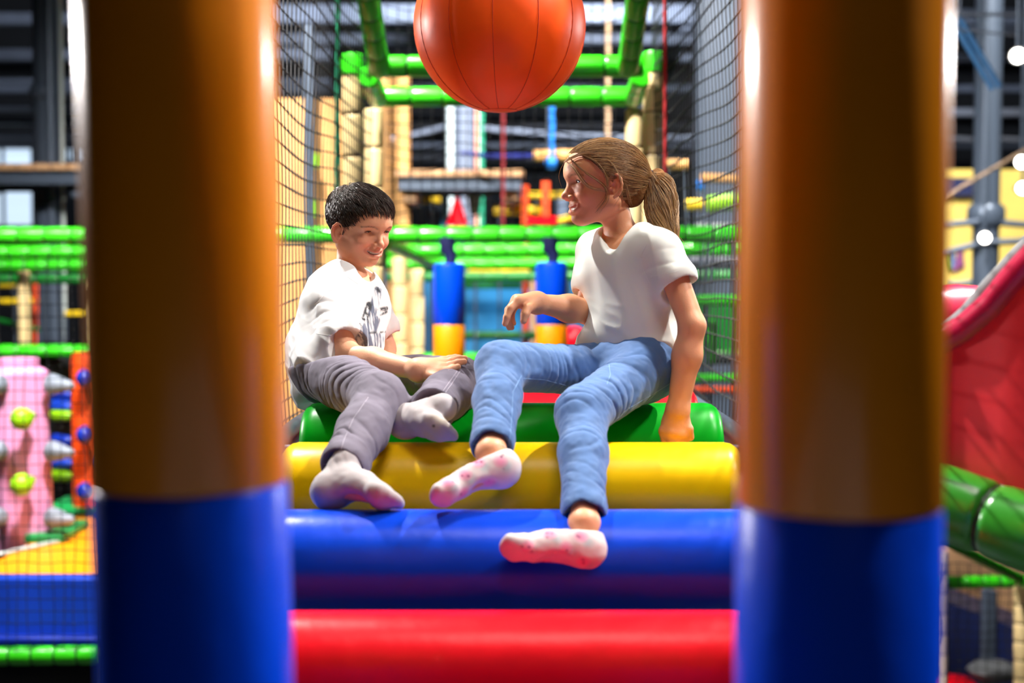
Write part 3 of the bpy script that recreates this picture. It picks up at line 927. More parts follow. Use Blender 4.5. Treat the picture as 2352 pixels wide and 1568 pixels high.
# ------------------------------------------------------------------ lamp housings
def flood(loc, aim, r, label, group):
    root = empty('floodlight', loc, label, 'lamp', group)
    root.rotation_euler = basis_z(np.array(aim, float) - np.array(loc, float))
    MB().lathe([(r * .5, -.16), (r * .95, -.12), (r * 1.1, -.02), (r * 1.15, .03), (r * 1.05, .03), (r * 1.0, -.01), (r * .9, -.03)], 20).build('housing', HOUS, root)
    MB().lathe([(.001, -.02), (r * .6, -.016), (r * .92, -.012)], 20).build('lens', LENS, root)
    MB().tube([(-r * 1.2, 0, -.02), (-r * 1.2, 0, -.25), (r * 1.2, 0, -.25), (r * 1.2, 0, -.02)], .012, 8).build('yoke', HOUS, root)
    return root


for l_, t_, _e, _c, _s, _a, nm_ in LAMPS:
    d_ = np.array(l_, float) - np.array(t_, float)
    d_ /= np.linalg.norm(d_)
    q_ = np.array(l_) + d_ * .06
    fo = flood(q_, t_, .12, nm_, 'hall floodlights above')
    hang(fo, q_ + d_ * .25, 8.0 if q_[2] > 5 else -.6, .02)
for i, (px, py, d) in enumerate(((208, 60, 14), (2338, 128, 9), (2347, 372, 11), (2349, 432, 11.5), (2262, 546, 12.6))):
    q_ = P(px, py, d)
    fo = flood(q_, CAM, .05 if i else .07, ['bright lamp beside the dark double column', 'small bright lamp high beyond the slide', 'upper of two bright lamps beside the yellow mural',
          'lower of two bright lamps beside the yellow mural', 'bright lamp on the dark column by the mural'][i], 'lit lamps in view')
    hang(fo, q_ + nrm0(q_ - CAM) * .25, 8.0)
# ------------------------------------------------------------------ organic modelling: smooth unions turned into one mesh
def nrm(v):
    v = np.array(v, float)
    return v / np.linalg.norm(v)


def frame(f, up=(0, 0, 1)):
    """forward, left, up axes of a body facing f"""
    f = nrm(f)
    l = nrm(np.cross(np.array(up, float), f))
    return f, l, np.cross(f, l)


LAT = RNG.random((32, 32, 32)).astype(np.float32)


def vnoise(p):
    i = np.floor(p).astype(np.int32)
    t = (p - i).astype(np.float32)
    t = t * t * (3 - 2 * t)
    i0 = i & 31
    i1 = (i + 1) & 31
    x0, y0, z0 = i0[..., 0], i0[..., 1], i0[..., 2]
    x1, y1, z1 = i1[..., 0], i1[..., 1], i1[..., 2]
    tx, ty, tz = t[..., 0], t[..., 1], t[..., 2]
    a = LAT[x0, y0, z0] * (1 - tx) + LAT[x1, y0, z0] * tx
    b = LAT[x0, y1, z0] * (1 - tx) + LAT[x1, y1, z0] * tx
    c = LAT[x0, y0, z1] * (1 - tx) + LAT[x1, y0, z1] * tx
    d = LAT[x0, y1, z1] * (1 - tx) + LAT[x1, y1, z1] * tx
    e = a * (1 - ty) + b * ty
    f = c * (1 - ty) + d * ty
    return (e * (1 - tz) + f * tz) * 2 - 1


class SDF:
    def __init__(s):
        s.p = []
        s.disp = None
        s.pts = []

    def _add(s, op, k, fn, pts):
        s.p.append((op, k, fn))
        if op == 'u': s.pts += pts
        return s

    def rc(s, a, b, r1, r2=None, k=.02, sq=None, op='u', wr=None):
        """tapered capsule; sq=(axis, factor) flattens it; wr=list of (t0, width, amp, freq, phase) ring folds"""
        a = np.array(a, np.float32)
        b = np.array(b, np.float32)
        r2 = r1 if r2 is None else r2
        ba = b - a
        bb = float(ba @ ba) + 1e-12
        L = math.sqrt(bb)
        if sq:
            nax, fac = nrm(sq[0]).astype(np.float32), sq[1]
        ax = nrm(np.cross(ba, (.2, .3, .9))).astype(np.float32)

        def fn(p):
            q = p - a
            if sq:
                q = q + np.outer(q @ nax, nax) * (1.0 / fac - 1)
            t = np.clip((q @ ba) / bb, 0, 1)
            r = r1 + (r2 - r1) * t
            if wr:
                side = (q @ ax) / max(r1, r2)
                n1, n2 = vnoise(p * 13 + 3.0), vnoise(p * 15 + 8.0)
                for (t0, wd, amp, fr, ph) in wr:
                    g = np.exp(-((t - t0) / wd) ** 2)
                    x = (t * L * fr * .8 + side * 1.9 + ph + 3.2 * n1)
                    r = r + amp * g * (.45 - 1.5 * (1 - np.abs(np.sin(x))) ** 2) * (.65 + .8 * n2)
            d = np.sqrt(((q - t[:, None] * ba) ** 2).sum(1)) - r
            return d * (min(fac, 1) if sq else 1)
        R = max(r1, r2) + .012
        return s._add(op, k, fn, [a - R, a + R, b - R, b + R])

    def el(s, c, axes, rad, k=.02, op='u'):
        c = np.array(c, np.float32)
        A = np.array(axes, np.float32)
        rad = np.array(rad, np.float32)

        def fn(p):
            q = (p - c) @ A.T
            k0 = np.sqrt(((q / rad) ** 2).sum(1))
            k1 = np.sqrt(((q / rad ** 2) ** 2).sum(1)) + 1e-9
            return k0 * (k0 - 1) / k1
        R = float(rad.max()) + .01
        return s._add(op, k, fn, [c - R, c + R])

    def sp(s, c, r, k=.01, op='u'):
        return s.rc(c, np.array(c) + 1e-4, r, r, k, None, op)

    def half(s, p0, n, k=.005):
        """cut away everything on the side n points to"""
        p0 = np.array(p0, np.float32)
        n = nrm(n).astype(np.float32)
        return s._add('s', k, lambda p: -((p - p0) @ n), [])

    def eval(s, p, act=None):
        p = np.asarray(p, np.float32)
        d = np.full(len(p), 1.0, np.float32)
        for i, (op, k, fn) in enumerate(s.p):
            if act is not None and not act[i]: continue
            e = fn(p)
            if op == 'u':
                h = np.maximum(k - np.abs(d - e), 0) / k
                d = np.minimum(d, e) - h * h * k * .25
            else:
                h = np.maximum(k - np.abs(d + e), 0) / k
                d = np.maximum(d, -e) + h * h * k * .25
        if s.disp is not None:
            d = d + s.disp(p)
        return d

    def grad(s, p, e=.0015):
        g = np.stack([s.eval(p + np.eye(3)[i] * e) - s.eval(p - np.eye(3)[i] * e) for i in range(3)], 1)
        return g / (np.linalg.norm(g, axis=1)[:, None] + 1e-9)

    def snap(s, p, off=0.0, it=8):
        p = np.array(p, float).reshape(-1, 3)
        for _ in range(it):
            p = p - s.grad(p) * (s.eval(p) - off)[:, None] * .9
        return p

    def trace(s, pix, d0=2.2, d1=4.2, off=0.0):
        """points of the surface in line with the given (px, py)"""
        out = []
        D = np.array([nrm(P(x, y, 1.0) - CAM) for x, y in pix])
        t = np.full(len(pix), d0)
        for _ in range(90):
            q = CAM + D * t[:, None]
            t = np.minimum(t + np.clip(s.eval(q) - off, -.02, .1) * .7, d1)
        return CAM + D * t[:, None], t < d1 - .01

    def mesh(s, h):
        pts = np.array(s.pts)
        lo = pts.min(0) - 3 * h
        hi = pts.max(0) + 3 * h
        B = 12
        n = (np.ceil((hi - lo) / h / B).astype(int)) * B + B
        vol = np.full(n, 1.0, np.float32)
        nb = n // B
        ii = np.stack(np.meshgrid(*[np.arange(q) for q in nb], indexing='ij'), -1).reshape(-1, 3)
        cen = (lo + (ii * B + (B - 1) / 2) * h).astype(np.float32)
        hd = B * h * .5 * 1.74
        E = np.stack([fn(cen) for _, _, fn in s.p], 1)
        ks = np.array([k for _, k, _ in s.p])
        tot = s.eval(cen)
        actm = E < hd * 1.25 + ks + .012
        for i, (op, k, fn) in enumerate(s.p):
            if op == 's': actm[:, i] = E[:, i] < hd * 1.25 + k + .03
        band = np.abs(tot) < hd * 1.2 + .012
        g = np.stack(np.meshgrid(*[np.arange(B)] * 3, indexing='ij'), -1).reshape(-1, 3) * h
        for b in range(len(ii)):
            i, j, k = ii[b] * B
            if not band[b]:
                if tot[b] < 0: vol[i:i + B, j:j + B, k:k + B] = -1
                continue
            p = (lo + ii[b] * B * h + g).astype(np.float32)
            vol[i:i + B, j:j + B, k:k + B] = s.eval(p, actm[b]).reshape(B, B, B)
        return nets(vol, lo, h)


def nets(vol, lo, h):
    S = vol < 0
    nx, ny, nz = vol.shape
    c = np.zeros((nx - 1, ny - 1, nz - 1), np.uint8)
    offs = [(a, b, e) for a in (0, 1) for b in (0, 1) for e in (0, 1)]
    for a, b, e in offs:
        c += S[a:nx - 1 + a, b:ny - 1 + b, e:nz - 1 + e]
    act = np.argwhere((c > 0) & (c < 8))
    idx = np.full(c.shape, -1, np.int32)
    idx[act[:, 0], act[:, 1], act[:, 2]] = np.arange(len(act))
    acc = np.zeros((len(act), 3))
    cnt = np.zeros(len(act))
    for o1 in offs:
        for ax in range(3):
            if o1[ax]: continue
            o2 = list(o1)
            o2[ax] = 1
            v1 = vol[act[:, 0] + o1[0], act[:, 1] + o1[1], act[:, 2] + o1[2]]
            v2 = vol[act[:, 0] + o2[0], act[:, 1] + o2[1], act[:, 2] + o2[2]]
            m = (v1 < 0) != (v2 < 0)
            t = np.where(m, v1 / np.where(m, v1 - v2, 1), 0)
            q = np.array(o1, float)[None].repeat(len(act), 0)
            q[:, ax] = t
            acc += q * m[:, None]
            cnt += m
    V = lo + (act + acc / cnt[:, None]) * h
    F = []
    for ax in range(3):
        sl1 = [slice(None)] * 3
        sl2 = [slice(None)] * 3
        sl1[ax] = slice(0, -1)
        sl2[ax] = slice(1, None)
        s1, s2 = S[tuple(sl1)], S[tuple(sl2)]
        e = np.argwhere(s1 != s2)
        b, d = (ax + 1) % 3, (ax + 2) % 3
        e = e[(e[:, b] > 0) & (e[:, d] > 0)]
        flip = s1[e[:, 0], e[:, 1], e[:, 2]]
        q = []
        for (db, dd) in ((-1, -1), (0, -1), (0, 0), (-1, 0)):
            w_ = e.copy()
            w_[:, b] += db
            w_[:, d] += dd
            q.append(idx[w_[:, 0], w_[:, 1], w_[:, 2]])
        q = np.stack(q, 1)
        q[~flip] = q[~flip][:, ::-1]
        F.append(q)
    F = np.concatenate(F)
    F = F[(F >= 0).all(1)]
    return V, F


def fast_mesh(name, V, F, m):
    me = bpy.data.meshes.new(name)
    me.vertices.add(len(V))
    me.vertices.foreach_set('co', np.asarray(V, np.float32).ravel())
    me.loops.add(F.size)
    me.loops.foreach_set('vertex_index', F.astype(np.int32).ravel())
    me.polygons.add(len(F))
    me.polygons.foreach_set('loop_start', np.arange(0, F.size, F.shape[1], dtype=np.int32))
    me.polygons.foreach_set('use_smooth', np.ones(len(F), bool))
    me.update(calc_edges=True)
    me.validate()
    if m is not None: me.materials.append(m)
    return me


def sdf_obj(name, s, h, m, parent, attrs=None):
    V, F = s.mesh(h)
    o_ = np.array(parent.location) if parent is not None else np.zeros(3)
    me = fast_mesh(name, V - o_, F, m)
    for nm, fn in (attrs or {}).items():
        a = me.attributes.new(nm, 'FLOAT', 'POINT')
        a.data.foreach_set('value', np.asarray(fn(V), np.float32))
    return link(name, me, None, parent), V


def project(V):
    q = V - CAM
    d = q @ FWD
    return np.stack([1176 + (q @ RGT) / d * FPX, 784 - (q @ UPV) / d * FPX], 1)


def seg_dist(Q, a, b):
    a, b = np.array(a, float), np.array(b, float)
    t = np.clip(((Q - a) @ (b - a)) / ((b - a) @ (b - a) + 1e-9), 0, 1)
    return np.linalg.norm(Q - a - t[:, None] * (b - a), axis=1)


def strands(paths, rad, taper=True):
    """many thin hairs as one mesh: paths (n, m, 3)"""
    n, m, _ = paths.shape
    T = np.gradient(paths, axis=1)
    T /= np.linalg.norm(T, axis=2)[..., None] + 1e-9
    U = np.cross(T, np.array([.31, .52, .79]))
    U /= np.linalg.norm(U, axis=2)[..., None] + 1e-9
    W = np.cross(T, U)
    prof = np.sin(np.linspace(.35, math.pi - .08, m)) ** .5 if taper else np.ones(m)
    rr = np.asarray(rad).reshape(-1, 1, 1) * prof[None, :, None]
    V = np.stack([paths + rr * (math.cos(a) * U + math.sin(a) * W) for a in (0, 2.094, 4.189)], 2)
    base = (np.arange(n)[:, None, None] * m + np.arange(m - 1)[None, :, None]) * 3
    k = np.arange(3)[None, None, :]
    k2 = (k + 1) % 3
    F = np.stack([base + k, base + k2, base + 3 + k2, base + 3 + k], -1).reshape(-1, 4)
    return V.reshape(-1, 3), F


def hair_obj(name, paths, rad, m, parent, label=None):
    V, F = strands(np.asarray(paths), rad)
    me = fast_mesh(name, V - np.array(parent.location), F, m)
    n, mm, _ = np.asarray(paths).shape
    a = me.attributes.new('shade', 'FLOAT', 'POINT')
    a.data.foreach_set('value', np.repeat(RNG.random(n).astype(np.float32), mm * 3)[:len(me.vertices)] if len(me.vertices) == n * mm * 3 else np.zeros(len(me.vertices), np.float32))
    o = link(name, me, None, parent)
    o['kind'] = 'stuff'
    if label: o['label'] = label
    return o


def attr_mix(name, base, layers, rough, bump=None, sss=0, spec=.4, sheen=0, noise=None, coat=0):
    """principled material whose colour mixes base with layers [(attribute, rgb, noise scale or None)]"""
    m = mat(name, base, rough, sss=sss, bump=bump, spec=spec, sheen=sheen, coat=coat)
    nt = m.node_tree
    b = nt.nodes['Principled BSDF']
    prev = None
    cur = lin(base) + (1,)
    for (at, rgb, ns) in layers:
        a = nt.nodes.new('ShaderNodeAttribute')
        a.attribute_name = at
        fac = a.outputs['Fac']
        if ns:
            t = nt.nodes.new('ShaderNodeTexCoord')
            mp_ = nt.nodes.new('ShaderNodeMapping')
            mp_.inputs['Scale'].default_value = ns[1]
            mp_.inputs['Rotation'].default_value = ns[2] if len(ns) > 2 else (0, 0, 0)
            nt.links.new(t.outputs['Object'], mp_.inputs[0])
            n = nt.nodes.new('ShaderNodeTexNoise')
            n.inputs['Scale'].default_value = ns[0]
            n.inputs['Detail'].default_value = 3
            nt.links.new(mp_.outputs[0], n.inputs['Vector'])
            r = nt.nodes.new('ShaderNodeMapRange')
            r.inputs[1].default_value = .36
            r.inputs[2].default_value = .52
            nt.links.new(n.outputs['Fac'], r.inputs[0])
            mu_ = nt.nodes.new('ShaderNodeMath')
            mu_.operation = 'MULTIPLY'
            nt.links.new(fac, mu_.inputs[0])
            nt.links.new(r.outputs[0], mu_.inputs[1])
            fac = mu_.outputs[0]
        mx = nt.nodes.new('ShaderNodeMix')
        mx.data_type = 'RGBA'
        nt.links.new(fac, mx.inputs['Factor'])
        if prev is None:
            mx.inputs['A'].default_value = cur
        else:
            nt.links.new(prev, mx.inputs['A'])
        mx.inputs['B'].default_value = lin(rgb) + (1,)
        prev = mx.outputs['Result']
    if prev is not None:
        nt.links.new(prev, b.inputs['Base Color'])
    return m


SKIN_G = attr_mix('girl_skin', (226, 160, 120), [('lips', (196, 92, 84), None), ('blush', (222, 126, 96), None), ('brow', (150, 104, 70), None)], .5, sss=.12, bump=(220, .05))
SKIN_B = attr_mix('boy_skin', (230, 170, 135), [('lips', (205, 108, 98), None), ('blush', (226, 138, 112), None), ('brow', (92, 58, 42), None)], .5, sss=.12, bump=(220, .05))
HAIR_G = attr_mix('dark_blonde_hair', (96, 64, 36), [('shade', (196, 154, 100), None)], .45, spec=.5)
HAIR_GC = mat('dark_blonde_underlayer', (112, 76, 42), .9, bump=(90, .5), spec=.1)
HAIR_B = attr_mix('dark_brown_hair', (34, 23, 17), [('shade', (76, 56, 46), None)], .34, spec=.7)
HAIR_BC = mat('dark_brown_underlayer', (32, 21, 16), .9, bump=(90, .5), spec=.1)
BROWN_L = mat('eyebrow_brown', (116, 78, 52), .7)
BROWB = mat('eyebrow_dark_brown', (74, 46, 32), .7)
LASH = mat('eyelash_dark', (38, 24, 20), .6)
EYEW = mat('eye_white', (224, 220, 216), .25, spec=.6)
EYEI = mat('eye_iris', (52, 60, 66), .2, spec=.6)
TEETH = mat('tooth_white', (236, 228, 214), .35)
MOUTHD = mat('mouth_dark', (96, 30, 28), .6)
SHIRT_G = mat('ivory_cotton', (216, 219, 214), .85, bump=(900, .10), sheen=.2)
SHIRT_B = attr_mix('white_printed_cotton', (222, 221, 222), [('ink', (92, 98, 118), (70, (1, 1, .25), (0, .5, 0))), ('inkd', (30, 31, 38), (55, (1, 1, 1)))], .85, bump=(900, .10), sheen=.2)
JEANS = mat('blue_denim', (64, 102, 156), .8, bump=(900, .15), var=(26, .12), sheen=.15)
JSEAM = mat('pale_denim_stitch', (122, 160, 206), .8)
PANTS = mat('grey_cotton', (106, 99, 114), .85, bump=(900, .15), var=(22, .10))
PSEAM = mat('grey_stitch', (164, 156, 168), .85)
PBAND = mat('dark_waistband', (64, 54, 72), .85)
SOCK_G = attr_mix('white_sock_pink_melons', (212, 200, 200), [('tealp', (168, 186, 190), None), ('pinkp', (228, 130, 172), None), ('dots', (120, 34, 84), None)], .9, bump=(700, .18))
SOCK_B = attr_mix('grey_white_sock', (178, 170, 172), [('worn', (196, 176, 124), None), ('dots', (70, 60, 30), None)], .9, bump=(700, .18))
ELAST = mat('brown_hair_tie', (70, 44, 34), .7)
CORD = mat('woven_anklet', (214, 206, 190), .7)


def build_head(S, O, f, l, u, s, girl):
    """adds skull, face, ears to S; returns local->world map and the mouth line"""
    def Lc(F, L, U): return O + (f * F + l * L + u * U) * s
    ax = (f, l, u)
    r3 = lambda a, b, c: (a * s, b * s, c * s)
    n0 = len(S.p)

    def hit(L, U, F0=.13):
        """surface point of the head so far, reached along the line of sight into the face"""
        sub = SDF()
        sub.p = S.p[n0:]
        p = Lc(F0, L, U).reshape(1, 3)
        for _ in range(60):
            p = p - f * (sub.eval(p) * .8)[:, None]
        return p[0]
    S.el(Lc(.002, 0, .036), ax, r3(.096, .073, .071), k=.02)
    S.el(Lc(.048, 0, .034), ax, r3(.052, .058, .050), k=.02)       # forehead
    S.el(Lc(.030, 0, -.024), ax, r3(.058, .058, .058), k=.02)      # mid face
    for q in (-1, 1):
        S.rc(Lc(.002, q * .047, -.040), Lc(.056, q * .014, -.071 - (.004 if girl else 0)), .019 * s, .0145 * s, k=.02)   # jaw
        S.el(Lc(.060, q * .034, -.0225), ax, r3(.0235, .0215, .0195), k=.012)                     # cheek
    dm = .004 if girl else 0.0
    S.el(Lc(.067, 0, -.0725 - dm), ax, r3(.018, .019, .0135), k=.012)   # chin
    S.el(Lc(.066, 0, -.046 - dm), ax, r3(.0225, .027, .019), k=.012)    # muzzle
    for q in (-1, 1):
        S.rc(Lc(.0865, q * .011, .0215), Lc(.071, q * .046, .0190), .0085 * s, .008 * s, k=.010)  # brow ridge
        S.el(Lc(.101, q * .0315, .0065), ax, r3(.021, .020, .0135), k=.008, op='s')               # socket
    ec = {q: Lc(.0695, q * .0315, .0065) for q in (-1, 1)}
    for q in (-1, 1):
        S.sp(ec[q], .0142 * s, k=.004)                             # lids
        S.rc(Lc(.0775, q * .021, -.0065), Lc(.073, q * .042, -.0045), .0035 * s, .0035 * s, k=.006)   # lower lid fold
    # nose
    S.rc(Lc(.0855, 0, .010), Lc(.0985, 0, -.019), .0062 * s, .0080 * s, k=.008)
    S.sp(Lc(.1025, 0, -.0240), .0086 * s, k=.005)
    for q in (-1, 1):
        S.sp(Lc(.0925, q * .0112, -.0285), .0068 * s, k=.005)
        S.sp(Lc(.0975, q * .0058, -.0345), .0032 * s, k=.003, op='s')
        # fold from nose to mouth corner
        S.rc(hit(q * .0185, -.030), hit(q * .029, -.041), .0012 * s, .0016 * s, k=.008, op='s')
    wide = .0255 if girl else .0275
    mc = [(wide, -.0435 - dm), (.0175, -.0485 - dm), (.0065, -.0508 - dm)]
    pts = [hit(a, b) for a, b in mc] + [hit(-a, b) for a, b in mc[::-1]]
    for i in range(5):
        e0, e1 = (.0030 if i == 0 else .0052), (.0030 if i == 4 else .0052)
        S.rc(pts[i] + (u * e0 - f * .0022) * s, pts[i + 1] + (u * e1 - f * .0022) * s, .0040 * s, k=.004)
        S.rc(pts[i] - (u * e0 * 1.25 + f * .0024) * s, pts[i + 1] - (u * e1 * 1.25 + f * .0024) * s, .0047 * s, k=.004)
    for i in range(5):
        r0, r1 = (.0014 if i == 0 else .0034), (.0014 if i == 4 else .0034)
        for dp in (.003, -.002, -.006):
            S.rc(pts[i] + f * dp * s, pts[i + 1] + f * dp * s, r0 * s, r1 * s, k=.0015, op='s')
    # eye slits
    ro = .0034 if girl else .0019
    for q in (-1, 1):
        c = ec[q]
        a = [c + (f * .0105 - l * q * .0098 - u * .001) * s, c + (f * .0140 + u * .0006) * s, c + (f * .0100 + l * q * .0102) * s]
        for i in range(2):
            S.rc(a[i], a[i + 1], (ro * .5 if i == 0 else ro) * s, (ro if i == 0 else ro * .5) * s, k=.001, op='s')
    # ears
    for q in (-1, 1):
        ef = nrm(f * .84 - l * q * .50 - u * .14)
        eu = nrm(u - ef * (u @ ef) - f * .10)
        eu = nrm(eu - ef * (eu @ ef))
        el_ = np.cross(eu, ef)
        if el_ @ (l * q) < 0: el_ = -el_
        e0 = Lc(.004 if girl else .010, q * .0770, -.003 if girl else -.008)
        E = lambda a, b, c: e0 + (ef * a + eu * b + el_ * c) * s
        S.el(E(-.001, 0, -.0015), (ef, el_, eu), r3(.0150, .0042, .0255), k=.004)
        hx = [(.010, .002, .002), (.0125, .014, .0025), (.006, .0245, .0035), (-.006, .0245, .0045), (-.0135, .014, .005), (-.0145, .001, .005),
              (-.010, -.012, .0045), (-.001, -.022, .003), (.006, -.0255, .0015)]
        for i in range(len(hx) - 1):
            r0, r1 = (.0030, .0030) if i < 6 else (.0034, .0046)
            S.rc(E(*hx[i]), E(*hx[i + 1]), r0 * s, r1 * s, k=.002)
        S.sp(E(.005, -.0045, .0055), .0075 * s, k=.003, op='s')
        S.rc(E(.001, .013, .0015), E(-.006, .002, .0015), .0022 * s, .0026 * s, k=.003)
        S.rc(E(-.006, .002, .0015), E(-.001, -.013, .0015), .0026 * s, .0024 * s, k=.003)
        S.sp(E(.0125, -.006, .0035), .0036 * s, k=.003)
    return Lc, pts, ec


def face_parts(S, Lc, pts, ec, f, l, u, s, girl, root, o):
    for q in (-1, 1):
        c = ec[q]
        g = nrm(f) if girl else nrm(f * .9 + l * .25 - u * .3)
        n1, n2 = 18, 16
        ez = g
        ex = nrm(np.cross(u, ez)); ey = np.cross(ez, ex)
        v, fc = [], []
        for i in range(n1 + 1):
            th = math.pi * i / n1
            for k in range(n2):
                a = 2 * math.pi * k / n2
                v.append(c + .0126 * s * (math.cos(th) * ez + math.sin(th) * (math.cos(a) * ex + math.sin(a) * ey)) - o)
        for i in range(n1):
            for k in range(n2):
                fc.append((i * n2 + k, i * n2 + n2 + k, i * n2 + n2 + (k + 1) % n2, i * n2 + (k + 1) % n2))
        me = MB().add(v, fc).mesh('eye')
        me.materials.append(EYEW); me.materials.append(EYEI)
        me.polygons.foreach_set('material_index', [1 if j // n2 < 3 else 0 for j in range(len(me.polygons))])
        link('eye', me, None, root)
        ro = .0034 if girl else .0020
        ld = [(-.0108, -.0012, .0098), (-.006, ro * .9, .0130), (0, ro * 1.1, .0142), (.006, ro * .95, .0128), (.0118, -.0002, .0085)]
        lid = S.snap([c + (l * q * a + u * (b + .0004) + f * e) * s for a, b, e in ld], .0004)
        MB().tube(catmull(lid, 13) - o, np.interp(np.linspace(0, 1, 13), [0, .3, .6, 1], [.0004, .0010, .0014, .0005]), 6).build('eyelashes', LASH, root)
    mb = MB()
    v = []
    for p in pts:
        b = p - f * .0030 * s
        v += [b + u * .0045 * s - o, b - u * .0018 * s - o, b - u * .0018 * s - f * .004 * s - o, b + u * .0045 * s - f * .004 * s - o]
    fc = []
    for i in range(5):
        for k in range(4): fc.append((i * 4 + k, i * 4 + (k + 1) % 4, i * 4 + 4 + (k + 1) % 4, i * 4 + 4 + k))
    mb.add(v, fc).build('teeth', TEETH, root)
    MB().tube([p - f * .0095 * s - o for p in pts], [.0015, .0055, .006, .006, .0055, .0015], 8).build('mouth_lining', MOUTHD, root)


def catmull(c, n):
    c = np.array(c)
    c = np.vstack([2 * c[0] - c[1], c, 2 * c[-1] - c[-2]])
    out = []
    m = len(c) - 3
    for t in np.linspace(0, m - 1e-6, n):
        i = int(t); x = t - i
        p0, p1, p2, p3 = c[i:i + 4]
        out.append(.5 * (2 * p1 + (p2 - p0) * x + (2 * p0 - 5 * p1 + 4 * p2 - p3) * x * x + (3 * p1 - p0 - 3 * p2 + p3) * x ** 3))
    return np.array(out)


def skin_attrs(S, pts, Lc, s):
    def lips(V):
        d = np.min([seg_dist(V, pts[i], pts[i + 1]) for i in range(len(pts) - 1)], 0)
        return np.clip(1 - (d - .0066 * s) / (.0028 * s), 0, 1) * .6

    def blush(V):
        b = np.zeros(len(V))
        for q in (-1, 1):
            for c, r in ((Lc(.075, q * .036, -.028), .03), (Lc(.0, q * .083, 0), .026)):
                b = np.maximum(b, np.exp(-(np.linalg.norm(V - c, axis=1) / r) ** 2))
        d = np.linalg.norm(V - Lc(.108, 0, -.026), axis=1)
        return np.clip(np.maximum(b, .8 * np.exp(-(d / .014) ** 2)), 0, 1) * .6

    def brow(V):
        m = np.zeros(len(V))
        for q in (-1, 1):
            br = S.snap([Lc(.095, q * .0135, .0205), Lc(.092, q * .024, .0252), Lc(.085, q * .036, .0258), Lc(.072, q * .0475, .0200)], 0)
            for i in range(3):
                w_ = (.0032, .0034, .0026)[i] * s
                m = np.maximum(m, np.clip(1.25 - seg_dist(V, br[i], br[i + 1]) / w_, 0, 1))
        return m * (.62 + .38 * vnoise(V * 420))
    return {'lips': lips, 'blush': blush, 'brow': brow}


def finger(S, pts, r0, r1, k=.0035):
    n = len(pts) - 1
    for i in range(n):
        S.rc(pts[i], pts[i + 1], r0 + (r1 - r0) * i / n, r0 + (r1 - r0) * (i + 1) / n, k=k if i else .008)
# ================================================================== the girl
def PP(l): return [P(*q) for q in l]


g_root_loc = P(1450, 900, 3.3)
girl = empty('person', g_root_loc, 'child with dark blonde ponytail in ivory tee and blue jeans, hand raised', 'person', None)
GO = np.array(g_root_loc)
hipL, hipR = P(1482, 848, 3.26), P(1408, 850, 3.35)
knL, anL = P(1338, 948, 2.99), P(1342, 1205, 2.70)
knR, anR = P(1152, 843, 3.06), P(1128, 1040, 2.80)
shL, shR = P(1527, 566, 3.24), P(1364, 566, 3.42)
elL, wrL = P(1590, 748, 3.18), P(1556, 945, 3.185)
elR, wrR = P(1352, 716, 3.36), P(1238, 696, 3.26)
tf, tl, tu = frame((-.6, -.8, 0), (.05, .05, 1))
chest, belly = P(1446, 640, 3.33), P(1452, 765, 3.315)
neckb = P(1432, 545, 3.35)
hf, hl, hu = frame((-.955, -.27, .02), (-.03, .02, 1))
hO = P(1393, 430, 3.34)
S = SDF()
# torso under the shirt
S.el(chest, (tf, tl, tu), (.074, .104, .105), k=.03)
S.el(belly, (tf, tl, tu), (.072, .095, .12), k=.04)
S.rc(shR + (shL - shR) * .2 - tu * .015, shR + (shL - shR) * .8 - tu * .015, .026, k=.03)
S.rc(neckb + hu * -.02 - tf * .004, hO - hu * .035 - hf * .016, .036, .034, k=.02)
S.rc(neckb + tl * .015 - tu * .004, shL - tu * .016, .026, .020, k=.03)
S.rc(neckb - tl * .015 - tu * .004, shR - tu * .016, .026, .020, k=.03)
S.rc(hipL, hipR, .05, k=.03)
for a, b, c in ((hipL, knL, anL), (hipR, knR, anR)):
    S.rc(a, b, .045, .036, k=.03)
    S.rc(b, c, .034, .026, k=.03)
HB = len(S.p)
Lg, lipg, eyg = build_head(S, hO, hf, hl, hu, 1.0, True)
# arms
S.rc(shL - tu * .008, elL, .032, .0290, k=.02)
S.rc(elL, elL + (wrL - elL) * .35, .0295, .031, k=.012)
S.rc(elL + (wrL - elL) * .35, wrL, .031, .0235, k=.02)
S.rc(shR - tu * .008, elR, .031, .029, k=.02)
S.rc(elR, elR + (wrR - elR) * .4, .029, .030, k=.012)
S.rc(elR + (wrR - elR) * .4, wrR, .030, .0215, k=.02)
# hand resting on the roller: fist with the knuckles turned to the camera
hp = P(1552, 972, 3.195)
S.rc(wrL, hp, .024, .025, k=.02)
kn = PP([(1526, 990, 3.185), (1541, 994, 3.175), (1557, 996, 3.175), (1572, 995, 3.185)])
for q in kn: S.rc(hp, q, .022, .0125, k=.018)
for i, q in enumerate(kn):
    d_ = np.array([.002, .012, -.018]); e_ = np.array([.002, .05, -.014])
    finger(S, [q, q + d_, q + e_], .0108, .0085)
finger(S, PP([(1568, 965, 3.19), (1582, 985, 3.18), (1586, 1004, 3.19)]), .0115, .0085)
